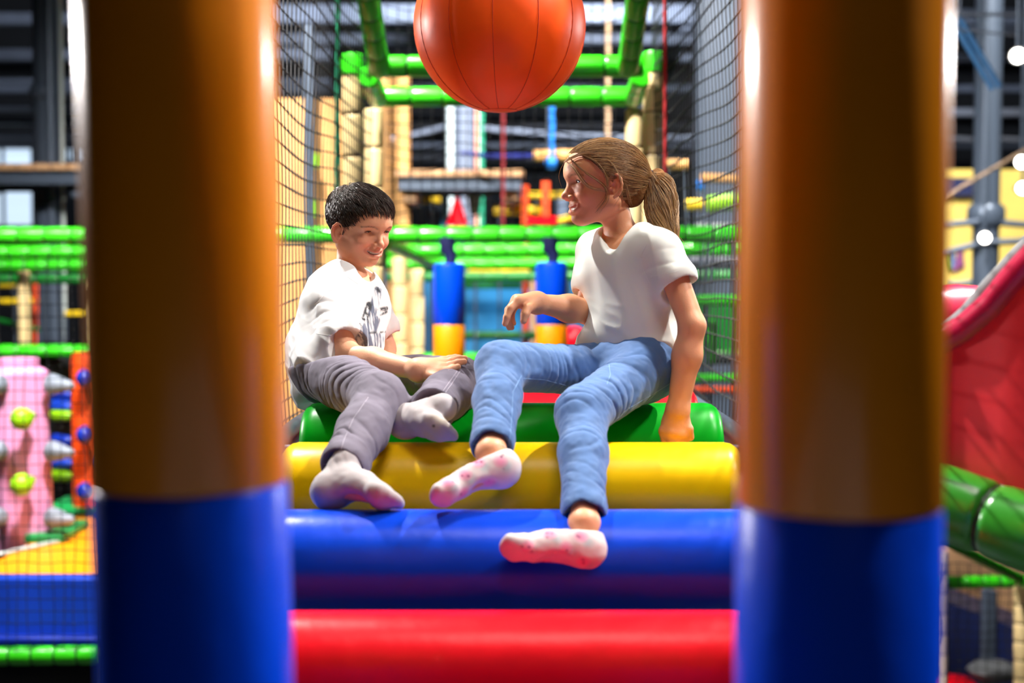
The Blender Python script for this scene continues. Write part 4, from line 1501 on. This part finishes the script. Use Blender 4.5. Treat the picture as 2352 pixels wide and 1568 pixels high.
# raised hand, palm down, fingers hanging
kR = PP([(1190, 690, 3.205), (1186, 688, 3.23), (1186, 690, 3.255), (1190, 694, 3.275)])
wm = wrR + (kR[1] - wrR) * .12
for q in kR: S.rc(wm, q, .0185, .0115, k=.016)
finger(S, [kR[0]] + PP([(1172, 708, 3.19), (1164, 728, 3.185), (1160, 743, 3.185)]), .0098, .0068)
finger(S, [kR[1]] + PP([(1168, 712, 3.225), (1164, 734, 3.22), (1170, 752, 3.225)]), .0098, .0068)
finger(S, [kR[2]] + PP([(1170, 715, 3.255), (1168, 736, 3.25), (1175, 752, 3.255)]), .0095, .0066)
finger(S, [kR[3]] + PP([(1177, 714, 3.28), (1175, 730, 3.28), (1180, 742, 3.285)]), .0085, .006)
finger(S, PP([(1226, 698, 3.235), (1212, 708, 3.205), (1206, 722, 3.19), (1203, 736, 3.188)]), .0125, .0078)
# ankles and feet inside the socks
GF = {'L': PP([(1350, 1268, 2.675), (1262, 1262, 2.635), (1190, 1258, 2.615), (1160, 1250, 2.612)]),
      'R': PP([(1150, 1076, 2.785), (1085, 1102, 2.75), (1025, 1132, 2.715), (992, 1140, 2.70)])}
for an, kk in ((anL, 'L'), (anR, 'R')):
    c = GF[kk]
    S.rc(an, c[0], .028, .020, k=.02)
    S.rc(c[0], c[2], .017, .014, k=.02)
body, bv = sdf_obj('body', S, .0022, SKIN_G, girl, skin_attrs(S, lipg, Lg, 1.0))
SG = S
face_parts(S, Lg, lipg, eyg, hf, hl, hu, 1.0, True, girl, GO)
# fingernails
mbn = MB()

# T-shirt
T = SDF()
slL, slR = shL + (elL - shL) * .40, shR + (elR - shR) * .58
T.rc(shL - tl * .012 + tu * -.012, slL, .043, .050, k=.02, wr=[(.6, .4, .0022, 90, 1)])
T.rc(shR + tl * .012 - tu * .010, slR, .041, .047, k=.02, wr=[(.6, .4, .002, 90, 4)])
for a, b in ((shL, slL), (shR, slR)):
    d_ = nrm(b - a)
    T.rc(b + d_ * .046, b + d_ * .13, .050, .06, k=.004, op='s')
T.el(chest + tu * .005, (tf, tl, tu), (.088, .117, .125), k=.045)
T.el(belly + tu * -.002, (tf, tl, tu), (.090, .112, .125), k=.05)
T.rc(shR + (shL - shR) * .12 - tu * .008, shR + (shL - shR) * .88 - tu * .008, .036, k=.03)
for e_ in (shL, shR):
    T.rc(neckb + tu * .0, e_ - tu * .006, .036, .036, k=.03)
T.rc(belly + tl * -.085 - tu * .045 + tf * .0, belly + tl * .085 - tu * .045, .050, k=.04)
T.rc(belly + tl * -.105 - tu * .050 + tf * .03, belly + tl * -.06 - tu * .02 + tf * .045, .030, .035, k=.04)   # blousing hem
T.half(belly - tu * .072 - tf * .01, nrm(-tu + tf * .06 - tl * .05), .008)
T.el(belly - tu * .085, (tf, tl, tu), (.076, .10, .04), k=.01, op='s')
# V neck
nb0 = neckb + tu * .025
T.rc(nb0 + tu * .03 - tf * .01, nb0 - tu * .012 - tf * .004, .056, .050, k=.006, op='s')
vp = P(1396, 584, 3.25)
T.rc(nb0 + tl * .012 + tf * .03, vp - tf * .0 + tu * .005, .036, .009, k=.005, op='s')
T.rc(nb0 - tl * .012 + tf * .03, vp - tf * .0 + tu * .005, .036, .009, k=.005, op='s')


def g_disp(p):
    q = p - belly.astype(np.float32)
    x, z, y = q @ tl.astype(np.float32), q @ tu.astype(np.float32), q @ tf.astype(np.float32)
    a = vnoise(np.stack([x * 26 + z * 9, y * 26, z * 7 - x * 3], 1) + 5)
    low = 1 / (1 + np.exp((z - .02) * 30))
    b = np.abs(vnoise(np.stack([x * 12 + 3, y * 12, z * 34 + x * 8], 1))) ** .8 - .35
    c = np.abs(vnoise(np.stack([x * 15 + z * 5 + 2, y * 12, z * 3.2 + x * 4], 1) + 31)) ** .8 - .3
    return .0034 * a + .0075 * low * b + .0055 * c


T.disp = g_disp
tee, _ = sdf_obj('tshirt', T, .003, SHIRT_G, girl)
tee['label'] = 'ivory v-neck tee'


def hemline(S_, pix, r, m, name, parent, O_, d0=2.3, d1=4.0, off=-.0002):
    """a stitched line lying on the cloth; stops where the cloth turns away"""
    q, ok = S_.trace(pix, d0, d1, off)
    run, best = [], []
    for i in range(len(q)):
        if ok[i] and (not run or np.linalg.norm(q[i] - run[-1]) < .022):
            run.append(q[i])
        else:
            run = [q[i]] if ok[i] else []
        if len(run) > len(best): best = list(run)
    if len(best) > 3:
        MB().tube(np.array(best) - O_, r * .65, 6).build(name, m, parent)


def dense(l, n=10):
    out = []
    for a, b in zip(l[:-1], l[1:]):
        for k in range(n): out.append((a[0] + (b[0] - a[0]) * k / n, a[1] + (b[1] - a[1]) * k / n))
    return out + [l[-1]]


hemline(T, dense([(1494, 636), (1530, 630), (1560, 622)]), .0009, SHIRT_G, 'sleeve_hem', tee, GO)
hemline(T, dense([(1487, 560), (1470, 590), (1478, 620), (1492, 650)]), .0009, SHIRT_G, 'sleeve_seam', tee, GO)

# jeans
J = SDF()
kw = [(.9, .30, .0046, 110, .3), (.2, .35, .0046, 80, 1.7)]
cw = [(.06, .22, .0042, 135, .8), (.95, .22, .0036, 150, .2)]
for a, b, c, r in ((hipL, knL, anL, .064), (hipR, knR, anR, .058)):
    m_ = b + (c - b) * .40
    e_ = b + (c - b) * .885
    J.rc(a, b, r, .053, k=.03, wr=kw)
    J.rc(b, m_, .052, .046, k=.03, wr=cw)
    J.rc(m_, e_, .046, .0425, k=.03, wr=[(.9, .4, .003, 140, 1.1)])
    J.rc(e_ - (c - b) * .045, e_, .0445, .0445, k=.004)
    d_ = nrm(c - b)
    J.rc(e_ + d_ * .030, e_ + d_ * .12, .040, .05, k=.003, op='s')
pel = P(1447, 846, 3.30)
J.el(pel, (tf, tl, tu), (.085, .108, .078), k=.05)
J.rc(hipL + tu * .012, hipR + tu * .012, .066, k=.04)
J.rc(belly - tu * .03 - tl * .04, belly - tu * .03 + tl * .04, .066, k=.03)
J.half(belly + tu * .0, tu, .01)


def j_disp(p):
    return .0016 * vnoise(p * 38) + .0010 * vnoise(p * 90)


J.disp = j_disp
jeans, _ = sdf_obj('jeans', J, .0026, JEANS, girl)
for pix in ([(1190, 868), (1250, 872), (1320, 890), (1390, 918)], [(1198, 862), (1178, 900), (1176, 950), (1172, 1000), (1166, 1034)],
            [(1398, 830), (1402, 860), (1394, 882)], [(1405, 975), (1400, 1040), (1396, 1100), (1382, 1170)], [(1540, 880), (1500, 905), (1440, 940), (1404, 975)]):
    hemline(J, dense(pix), .0011, JSEAM, 'seam', jeans, GO)
hemline(J, dense([(1084, 1020), (1120, 1022), (1168, 1036)]), .0010, JSEAM, 'cuff_stitching', jeans, GO)
hemline(J, dense([(1298, 1168), (1340, 1176), (1386, 1200)]), .0010, JSEAM, 'cuff_stitching', jeans, GO)

# socks
for kk, an in (('L', anL), ('R', anR)):
    K = SDF()
    c = GF[kk]
    sidev = nrm(np.cross(c[2] - c[0], an - c[0]))
    upv = nrm(np.cross(sidev, c[2] - c[0]))
    K.rc(an + (c[0] - an) * .42, c[0] + (an - c[0]) * .12, .0315, .031, k=.02)
    K.sp(c[0], .0335, k=.02)
    K.rc(c[0], c[1] + upv * .008, .032, .026, k=.025)
    K.rc(an + (c[1] - an) * .55, c[1] + (c[2] - c[1]) * .4, .026, .023, k=.03)
    K.rc(c[1] + upv * .006, c[2], .024, .022, k=.02, sq=(upv, .82))
    K.rc(c[2] - sidev * .014, c[2] + sidev * .014, .0195, .0175, k=.02)
    tv = nrm(c[3] - c[2])
    for j in range(5):
        sd = (j - 2) * .0125
        tp = c[2] + sidev * sd + tv * (.026 - .0018 * (j - 1) ** 2 if j else .024)
        K.rc(c[2] + sidev * sd * .9, tp, .014, .0105 if j else .0125, k=.009)
    K.sp(c[1] - upv * .050 - sidev * .004, .034, k=.018, op='s')
    K.half(an + (c[0] - an) * .42, an - c[0], .004)
    K.disp = lambda p: .0007 * vnoise(p * 80)
    spots = {'L': [(1262, 1225), (1335, 1232), (1215, 1255), (1300, 1258), (1250, 1290), (1340, 1290)], 'R': [(1098, 1062), (1068, 1090), (1122, 1108), (1065, 1132), (1028, 1108), (1150, 1060)]}[kk]
    sp3, ok = K.trace(spots, 2.3, 3.2)
    sp3 = sp3[ok]

    def pinkp(V):
        return np.clip(1.3 - np.min([np.abs(np.linalg.norm((V - c_) * np.array([1, 1, 1.25]), axis=1)) for c_ in sp3], 0) / .0125, 0, 1) ** .5 * .8

    def tealp(V):
        return np.clip(1.4 - np.min([np.linalg.norm(V - c_ - np.array([.012, 0, -.010]), axis=1) for c_ in sp3], 0) / .011, 0, 1) * .8
    dots3 = np.concatenate([sp3 + RNG.normal(0, .006, sp3.shape) for _ in range(7)])

    def dots(V):
        return np.clip(1.6 - np.min([np.linalg.norm(V - c_, axis=1) for c_ in dots3], 0) / .0022, 0, 1)
    so_, _ = sdf_obj('sock', K, .0022, SOCK_G, girl, {'pinkp': pinkp, 'tealp': tealp, 'dots': dots})
    so_['label'] = 'white sock with pink melon print'
aa = [anR + (GF['R'][0] - anR) * .12 + .031 * (math.cos(t) * nrm(np.cross(knR - anR, (1, 0, 0))) + math.sin(t) * np.array([1, 0, 0])) - GO for t in np.linspace(0, 2 * math.pi, 25)]
MB().tube(aa, .0016, 6).build('anklet', CORD, girl)

# hair: cap, strands swept to the tie, ponytail
hc, hr = (.002, .036), np.array([.1045, .0800, .0795])


def hell(d, k=1.0):
    """point of the hair ellipsoid in head direction d (n,3) = (F, L, U)"""
    d = d / np.linalg.norm(d, axis=-1, keepdims=True)
    t = 1 / np.sqrt(((d / hr) ** 2).sum(-1, keepdims=True))
    q = d * t * k
    q[..., 0] += hc[0]; q[..., 2] += hc[1]
    return q


def toW(q, O, ax, s=1.0):
    return O + (q[..., 0:1] * ax[0] + q[..., 1:2] * ax[1] + q[..., 2:3] * ax[2]) * s


Hc = SDF()
Hc.el(Lg(.002, 0, .036), (hf, hl, hu), (.1015, .0775, .0765), k=.02)
Hc.half(Lg(.080, 0, .062), hf * .62 - hu * .78, .012)
Hc.half(Lg(-.03, 0, -.040), -hu * .93 + hf * .36, .01)
Hc.rc(Lg(-.06, 0, .0), Lg(-.092, 0, .022), .045, .022, k=.03)
Hc.half(Lg(-.045, 0, -.046), -hu * .9 + hf * .43, .01)
Hc.disp = lambda p: .0015 * vnoise(p * np.array([60, 60, 120], np.float32))
hair, _ = sdf_obj('hair', Hc, .003, HAIR_GC, girl)
hair['label'] = 'dark blonde hair tied back'
tie = np.array([-.106, 0.0, .026])
td = (tie - np.array([hc[0], 0, hc[1]]))
td = td / np.linalg.norm(td)
ph, rd = [], []
NST = 6000
tt = np.linspace(0, 1, 14)[None, :, None]
A = []
while len(A) < NST:
    v = RNG.normal(size=3)
    v /= np.linalg.norm(v)
    F_, L_, U_ = v * hr + np.array([hc[0], 0, hc[1]])
    line = (F_ - .091) * .62 - (U_ - .060) * .78
    neck = -(U_ + .058) * .9 + (F_ + .045) * .43
    if line > -.004 * RNG.random() or neck > 0: continue
    if v @ td > .97: continue
    A.append(v)
A = np.array(A)
# denser at the hairline
ang = np.arccos(np.clip(A @ td, -1, 1))[:, None, None]
sl = (np.sin((1 - tt) * ang) * A[:, None, :] + np.sin(tt * ang) * td) / np.sin(ang)
lift = 1 + .012 * RNG.random((NST, 1, 1)) + .022 * np.sin(math.pi * tt) * RNG.random((NST, 1, 1)) ** 3
pth = hell(sl, lift)
pth[..., 2:3] -= .010 * np.sin(math.pi * tt) * (np.abs(A[:, None, 1:2]) > .4) * RNG.random((NST, 1, 1))
w_ = tt ** 3
pth = pth * (1 - w_ * .55) + (tie + RNG.normal(0, .006, (NST, 1, 3))) * w_ * .55
hair_obj('hair_strands', toW(pth, hO, (hf, hl, hu)), .00034 + .0004 * RNG.random(NST), HAIR_G, girl)
# tie
tw = Lg(*tie)
tdir = nrm(hf * -1 + hu * -.25)
e1 = nrm(np.cross(tdir, hl)); e2 = np.cross(tdir, e1)
for j in range(3):
    MB().tube([tw + tdir * (.004 * j - .004) + (.0165 + .002 * math.sin(5 * a + j)) * (math.cos(a) * e1 + math.sin(a) * e2) - GO for a in np.linspace(0, 2 * math.pi, 25)], .0042, 8).build('hair_tie', ELAST, girl)
# ponytail: control curve in picture order, falling to the shoulder
ctl = PP([(1478, 402, 3.37), (1502, 398, 3.365), (1516, 430, 3.35), (1520, 480, 3.33), (1528, 525, 3.31), (1552, 572, 3.29)])


spine = catmull(ctl, 26)
prof = np.interp(np.linspace(0, 1, 26), [0, .12, .3, .55, .8, 1], [.010, .016, .030, .036, .030, .008])
PT = SDF()
for i in range(6, 22, 2):
    PT.rc(spine[i], spine[i + 1] * .5 + spine[min(i + 2, 25)] * .5, prof[i] * .52, prof[min(i + 2, 25)] * .52, k=.02, sq=((0, 1, 0), .75))
PT.disp = lambda p: .003 * vnoise(p * np.array([90, 90, 14], np.float32))
pt_o, _ = sdf_obj('ponytail', PT, .003, HAIR_GC, girl)
NP = 2200
a = RNG.random(NP) * 2 * math.pi
rr_ = np.sqrt(RNG.random(NP)) * .45 + .62
ln = np.clip(RNG.normal(.93, .08, NP), .6, 1.06)
u_ = np.linspace(0, 1, 26)
PA = []
for i in range(NP):
    idx = np.clip(u_ * ln[i] * 25, 0, 25)
    sp_ = np.stack([np.interp(idx, np.arange(26), spine[:, k]) for k in range(3)], 1)
    pr_ = np.interp(idx, np.arange(26), prof)
    ph_ = a[i] + .5 * np.sin(u_ * 5 + a[i] * 2)
    wv = 1 + .10 * np.sin(u_ * 17 + math.floor(a[i] * 2.2) * 1.7)
    PA.append(sp_ + (pr_ * rr_[i] * wv)[:, None] * (np.cos(ph_)[:, None] * np.array([1, 0, .1]) + .75 * np.sin(ph_)[:, None] * np.array([0, 1, 0])))
hair_obj('ponytail_strands', PA, .0005 + .0005 * RNG.random(NP), HAIR_G, girl)
# loose locks at temple and ear, stray hairs
LK = []
for ctl_, n in (([(1302, 372), (1320, 388), (1350, 428), (1392, 440)], 14), ([(1306, 360), (1345, 395), (1388, 425), (1394, 455), (1372, 486)], 14),
                ([(1345, 348), (1400, 372), (1424, 410), (1428, 440), (1410, 470)], 8), ([(1330, 352), (1370, 372), (1392, 400), (1396, 430)], 18),
                ([(1296, 372), (1312, 362), (1350, 350), (1420, 360)], 22), ([(1436, 420), (1440, 440), (1446, 470)], 10)):
    q, ok = SG.trace(ctl_, 2.6, 3.6, .007)
    if ok.sum() < 3: continue
    q = q[ok]
    for k in range(n):
        o_ = RNG.normal(0, .0022, 3)
        LK.append(catmull(q + o_[None] * np.linspace(.4, 1.6, len(q))[:, None], 16))
for ctl_ in ([(1296, 372, 3.33), (1286, 392, 3.33), (1284, 410, 3.33), (1290, 430, 3.33)], [(1548, 520, 3.3), (1562, 545, 3.29), (1590, 575, 3.28)], [(1470, 470, 3.35), (1478, 492, 3.34), (1500, 500, 3.34)]):
    LK.append(catmull(PP(ctl_), 16))
hair_obj('loose_locks', LK, .0003 + .0003 * RNG.random(len(LK)), HAIR_G, girl)

# ================================================================== the boy
b_root_loc = P(780, 900, 3.45)
boy = empty('person', b_root_loc, 'child with short dark hair in white printed tee and grey trousers, hand on knee', 'person')
BO = np.array(b_root_loc)
bs = .93
bf, bl, bu = frame((.70, -.66, -.20), (.02, -.04, 1))
bO = P(821, 526, 3.58)
uf, ul, uu = frame((.74, -.66, 0), (.22, -.12, 1))
bch, bbe = P(792, 712, 3.56), P(772, 815, 3.52)
bnk = P(806, 632, 3.57)
bsR, bsL = P(748, 690, 3.47), P(858, 682, 3.70)
beR, bwR = P(803, 818, 3.36), P(962, 850, 3.225)
beL, bwL = P(880, 800, 3.72), P(900, 850, 3.6)
bhN, bhF = P(748, 856, 3.41), P(838, 856, 3.55)
bkN, baN = P(872, 918, 3.09), P(783, 1082, 2.82)
bkF, baF = P(1052, 880, 3.30), P(985, 948, 3.03)
S = SDF()
S.el(bch, (uf, ul, uu), (.076, .108, .11), k=.03)
S.el(bbe, (uf, ul, uu), (.07, .09, .09), k=.04)
S.rc(bsR + (bsL - bsR) * .2 - uu * .015, bsR + (bsL - bsR) * .8 - uu * .015, .026, k=.03)
S.rc(bnk - uu * .03 - uf * .006, bO - bu * .040 - bf * .020, .036, .033, k=.02)
S.rc(bnk - uu * .016, bsR - uu * .014, .026, .020, k=.03)
S.rc(bnk - uu * .016, bsL - uu * .014, .026, .020, k=.03)
S.rc(bhN + (bhF - bhN) * .3, bhN + (bhF - bhN) * .7, .045, k=.03)
for a_, b_, c_ in ((bhN, bkN, baN), (bhF, bkF, baF)):
    S.rc(a_ + (b_ - a_) * .12, b_, .040, .036, k=.03)
    S.rc(b_, c_, .034, .022, k=.03)
Lb, lipb, eyb = build_head(S, bO, bf, bl, bu, bs, False)
S.rc(bsR - uu * .008, beR, .030, .029, k=.02)
S.rc(beR, beR + (bwR - beR) * .35, .029, .0295, k=.012)
S.rc(beR + (bwR - beR) * .35, bwR, .0295, .0210, k=.02)
S.rc(bsL - uu * .008, beL, .029, .03, k=.02)
S.rc(beL, bwL, .03, .022, k=.02)
# hand on the knee
kb = PP([(1004, 856, 3.205), (1012, 845, 3.22), (1016, 836, 3.245), (1016, 830, 3.27)])
for q in kb: S.rc(bwR, q, .0205, .012, k=.016)
finger(S, [kb[0]] + PP([(1024, 852, 3.205), (1040, 846, 3.21), (1052, 842, 3.215)]), .0098, .007)
finger(S, [kb[1]] + PP([(1034, 838, 3.225), (1052, 832, 3.235), (1066, 830, 3.24)]), .0098, .007)
finger(S, [kb[2]] + PP([(1036, 828, 3.25), (1054, 823, 3.262), (1068, 823, 3.27)]), .0095, .0068)
finger(S, [kb[3]] + PP([(1032, 823, 3.275), (1046, 820, 3.285), (1056, 820, 3.295)]), .0085, .006)
finger(S, PP([(985, 862, 3.20), (1004, 866, 3.185), (1022, 862, 3.185)]), .0115, .0078)
# the other hand lies in the lap
lh = P(915, 868, 3.5)
S.rc(bwL, lh, .022, .018, k=.015)
for j in range(4): finger(S, [lh, lh + np.array([.03, -.02 + .012 * j, -.004]), lh + np.array([.055, -.02 + .013 * j, -.012])], .0095, .0068)
finger(S, [lh, lh + np.array([.012, -.035, .0])], .011, .008)
BF = {'N': PP([(758, 1128, 2.80), (828, 1122, 2.765), (872, 1138, 2.735), (892, 1140, 2.73)]),
      'F': PP([(930, 968, 3.06), (966, 972, 3.00), (1000, 980, 2.965), (1022, 982, 2.955)])}
for an, kk in ((baN, 'N'), (baF, 'F')):
    c = BF[kk]
    S.rc(an, c[0], .021, .017, k=.02)
    S.rc(c[0], c[2], .016, .014, k=.02)
sdf_obj('body', S, .0022, SKIN_B, boy, skin_attrs(S, lipb, Lb, bs))
SB = S
face_parts(S, Lb, lipb, eyb, bf, bl, bu, bs, False, boy, BO)

T = SDF()
sR, sL = bsR + (beR - bsR) * .68, bsL + (beL - bsL) * .6
T.rc(bsR + ul * .014 - uu * .012, sR, .047, .060, k=.02, wr=[(.5, .5, .004, 85, 1)])
T.rc(bsL - ul * .014 - uu * .012, sL, .045, .056, k=.02, wr=[(.5, .5, .003, 85, 3)])
for a_, b_ in ((bsR, sR), (bsL, sL)):
    d_ = nrm(b_ - a_)
    T.rc(b_ + d_ * .050, b_ + d_ * .13, .058, .07, k=.004, op='s')
T.el(bch, (uf, ul, uu), (.092, .125, .13), k=.045)
T.el(bbe, (uf, ul, uu), (.102, .118, .115), k=.05)
T.rc(bsR + (bsL - bsR) * .12 - uu * .008, bsR + (bsL - bsR) * .88 - uu * .008, .036, k=.03)
for e_ in (bsR, bsL):
    T.rc(bnk - uu * .012, e_ - uu * .004, .037, .038, k=.03)
T.rc(bbe - uf * .045 - uu * .03 - ul * .03, bbe - uf * .02 - uu * .085 - ul * .05, .065, .062, k=.04)
T.rc(bbe - ul * .05 + uu * .01, bhN + uu * .022 - uf * .012, .080, .074, k=.04)
T.half(bbe - uu * .118 + uf * .0, nrm(-uu + uf * .50), .008)
n0 = bnk + uu * .02
T.rc(n0 + uu * .04, n0 - uu * .006 + uf * .004, .056, .052, k=.006, op='s')
T.rc(n0 + uf * .03 + uu * .02, n0 + uf * .05 - uu * .012, .042, .034, k=.006, op='s')


def b_disp(p):
    q = p - bbe.astype(np.float32)
    x, z, y = q @ ul.astype(np.float32), q @ uu.astype(np.float32), q @ uf.astype(np.float32)
    a = vnoise(np.stack([x * 22 + z * 8, y * 22, z * 8 - x * 6], 1) + 9)
    low = 1 / (1 + np.exp((z - .03) * 26))
    b = np.abs(vnoise(np.stack([x * 14 + 3, y * 12 + z * 6, z * 30 + y * 12], 1))) ** .8 - .35
    c = np.abs(vnoise(np.stack([x * 15 + z * 7 + 2, y * 13, z * 4.5 + x * 7], 1) + 31)) ** .8 - .3
    return .0042 * a + .010 * low * b + .0075 * c


T.disp = b_disp


def inkmask(segs):
    def fn(V):
        px = project(V)
        front = ((V - bch) @ uf) > -.01
        d = np.min([seg_dist(px, a_, b_) - w_ for a_, b_, w_ in segs], 0)
        return np.clip(.5 - d / 4.0, 0, 1) * front
    return fn


tee, _ = sdf_obj('tshirt', T, .003, SHIRT_B, boy, {
    'ink': inkmask([((868, 668), (850, 740), 10), ((850, 740), (826, 786), 13), ((862, 735), (845, 790), 11), ((868, 778), (862, 806), 14), ((846, 790), (868, 802), 9)]),
    'inkd': inkmask([((848, 700), (838, 730), 8), ((838, 722), (842, 742), 6), ((872, 712), (888, 708), 5), ((874, 722), (888, 716), 3), ((864, 662), (871, 668), 4), ((826, 742), (830, 752), 2), ((850, 764), (884, 762), 2.5)])})
tee['label'] = 'white tee with a grey ink drawing'
hemline(T, dense([(726, 766), (760, 771), (808, 778)]), .0010, SHIRT_B, 'sleeve_hem', tee, BO)
hemline(T, dense([(724, 700), (752, 668), (770, 664)]), .0010, SHIRT_B, 'sleeve_seam', tee, BO)
hemline(T, dense([(783, 612), (796, 634), (822, 652), (842, 644)]), .0012, SHIRT_B, 'neckband_seam', tee, BO)

J = SDF()
kw = [(.7, .40, .0055, 105, .3), (.2, .3, .0042, 80, 1.7)]
cw = [(.15, .35, .0055, 110, .8)]
for a_, b_, c_, r, e0 in ((bhN, bkN, baN, .068, .90), (bhF, bkF, baF, .062, .80)):
    m_ = b_ + (c_ - b_) * .45
    e_ = b_ + (c_ - b_) * e0
    J.rc(a_, b_, r, .056, k=.03, wr=kw)
    J.rc(b_, m_, .055, .050, k=.03, wr=cw)
    J.rc(m_, e_, .050, .046, k=.03, wr=[(.7, .4, .004, 120, 1.1)])
    J.rc(e_ - nrm(c_ - b_) * .022, e_, .049, .050, k=.004)
    d_ = nrm(c_ - b_)
    J.rc(e_ + d_ * .034, e_ + d_ * .12, .045, .055, k=.003, op='s')
J.el((bhN + bhF) / 2 + uu * .005, (uf, ul, uu), (.095, .118, .085), k=.05)
J.rc(bhN - uf * .03 + uu * .03, bhF - uf * .03 + uu * .03, .07, k=.04)
J.half(bbe - uu * .03, uu - uf * .2, .01)
J.disp = lambda p: .0022 * vnoise(p * 30) + .0010 * vnoise(p * 80)
pants, _ = sdf_obj('trousers', J, .0026, PANTS, boy)
for pix in ([(712, 862), (760, 892), (812, 920), (846, 912)], [(846, 912), (812, 960), (790, 1010), (774, 1062)], [(1050, 852), (1030, 880), (1005, 915), (990, 945)], [(1057, 852), (1037, 882), (1011, 918), (996, 948)], [(1028, 850), (1060, 842), (1096, 850)]):
    hemline(J, dense(pix), .0012, PSEAM, 'seam', pants, BO)
hemline(J, dense([(742, 1066), (780, 1064), (828, 1076)]), .0012, PSEAM, 'cuff_stitching', pants, BO)
for kk, an in (('N', baN), ('F', baF)):
    K = SDF()
    c = BF[kk]
    sidev = nrm(np.cross(c[2] - c[0], an - c[0]))
    upv = nrm(np.cross(sidev, c[2] - c[0]))
    K.rc(an + (c[0] - an) * -.55, c[0], .031, .030, k=.02, wr=[(.4, .4, .0012, 160, 0)])
    K.sp(c[0], .031, k=.02)
    K.rc(c[0], c[1] + upv * .006, .030, .026, k=.025)
    K.rc(an + (c[1] - an) * .5, c[1] + (c[2] - c[1]) * .5, .025, .021, k=.03)
    K.rc(c[1] + upv * .004, c[2], .024, .023, k=.02, sq=(upv, .85))
    K.rc(c[2] - sidev * .014, c[2] + sidev * .014, .0195, .0175, k=.02)
    tv = nrm(c[3] - c[2])
    for j in range(5):
        sd = (j - 2) * .013
        tp = c[2] + sidev * sd + tv * (.030 - .0022 * (j - 1) ** 2)
        K.rc(c[2] + sidev * sd * .9, tp, .0130, .0095, k=.010)
    if kk == 'N': K.sp(c[1] - upv * .050 - sidev * .004, .034, k=.018, op='s')
    K.disp = lambda p: .0009 * vnoise(p * 70)
    wornp, okp = K.trace([(1000, 985), (985, 1000)] if kk == 'F' else [(800, 1140)], 2.4, 3.3)
    d3, ok = K.trace([(957, 1003), (964, 1004), (996, 978)] if kk == 'F' else [(780, 1148)], 2.4, 3.3)

    def worn(V):
        return np.clip(1.2 - np.min([np.linalg.norm(V - c_, axis=1) for c_ in wornp], 0) / .03, 0, 1) * (.75 if kk == 'F' else .1)

    def dots(V):
        return np.clip(1.6 - np.min([np.linalg.norm(V - c_, axis=1) for c_ in d3], 0) / .0028, 0, 1) * (1 if kk == 'F' else 0)
    so_, _ = sdf_obj('sock', K, .0022, SOCK_B, boy, {'worn': worn, 'dots': dots})
    so_['label'] = 'off-white ankle sock'

# short dark hair
hc, hr = (.000, .040), np.array([.1055, .0815, .0815])
Hc = SDF()
Hc.el(Lb(0, 0, .040), (bf, bl, bu), np.array([.1005, .0770, .0765]) * bs, k=.02)
Hc.half(Lb(.088, 0, .052), bf * .70 - bu * .71, .012)
Hc.half(Lb(-.05, 0, -.036), -bu * .9 + bf * .43, .01)
Hc.disp = lambda p: .0016 * vnoise(p * np.array([60, 60, 90], np.float32))
hair, _ = sdf_obj('hair', Hc, .003, HAIR_BC, boy)
hair['label'] = 'short dark brown hair'
crown = nrm(np.array([-.55, -.05, .83]))
NST = 8500
A = []
while len(A) < NST:
    v = RNG.normal(size=3)
    v /= np.linalg.norm(v)
    F_, L_, U_ = v * hr + np.array([hc[0], 0, hc[1]])
    if (F_ - .088) * .70 - (U_ - .052) * .71 > -.002: continue
    if -(U_ + .040) * .9 + (F_ + .05) * .43 > 0: continue
    A.append(v)
A = np.array(A)
tg = A - crown * (A @ crown)[:, None] * 0
away = A * (A @ crown)[:, None] - crown
away -= A * (away * A).sum(1)[:, None]
away /= np.linalg.norm(away, axis=1)[:, None] + 1e-6
top = np.clip((A[:, 2] - .15) / .6, 0, 1)
sweep = np.array([.55, .55, 0.0])            # fringe brushed forward and to the side
away = away + top[:, None] * (sweep - A * (A @ sweep)[:, None]) * .8 + RNG.normal(0, .12, A.shape)
away /= np.linalg.norm(away, axis=1)[:, None] + 1e-6
clump = vnoise(A * 7.0 + 4.0)
lenA = (.16 + .36 * top) * (.7 + .5 * RNG.random(NST) + .45 * clump)
away = away + (np.cross(A, away)) * (clump * .5)[:, None]
m_ = 8
tt = np.linspace(0, 1, m_)[None, :, None]
dirs = A[:, None, :] + away[:, None, :] * tt * lenA[:, None, None]
lift = .965 + .03 * RNG.random((NST, 1, 1)) + (.015 + .10 * (top * (.7 + .5 * np.clip(A[:, 0], 0, 1)))[:, None, None]) * np.sin(tt * 2.2) * (.35 + .65 * RNG.random((NST, 1, 1)))
pth = hell(dirs, lift)
hair_obj('hair_strands', toW(pth, bO, (bf, bl, bu), bs), .00042 + .0004 * RNG.random(NST), HAIR_B, boy)
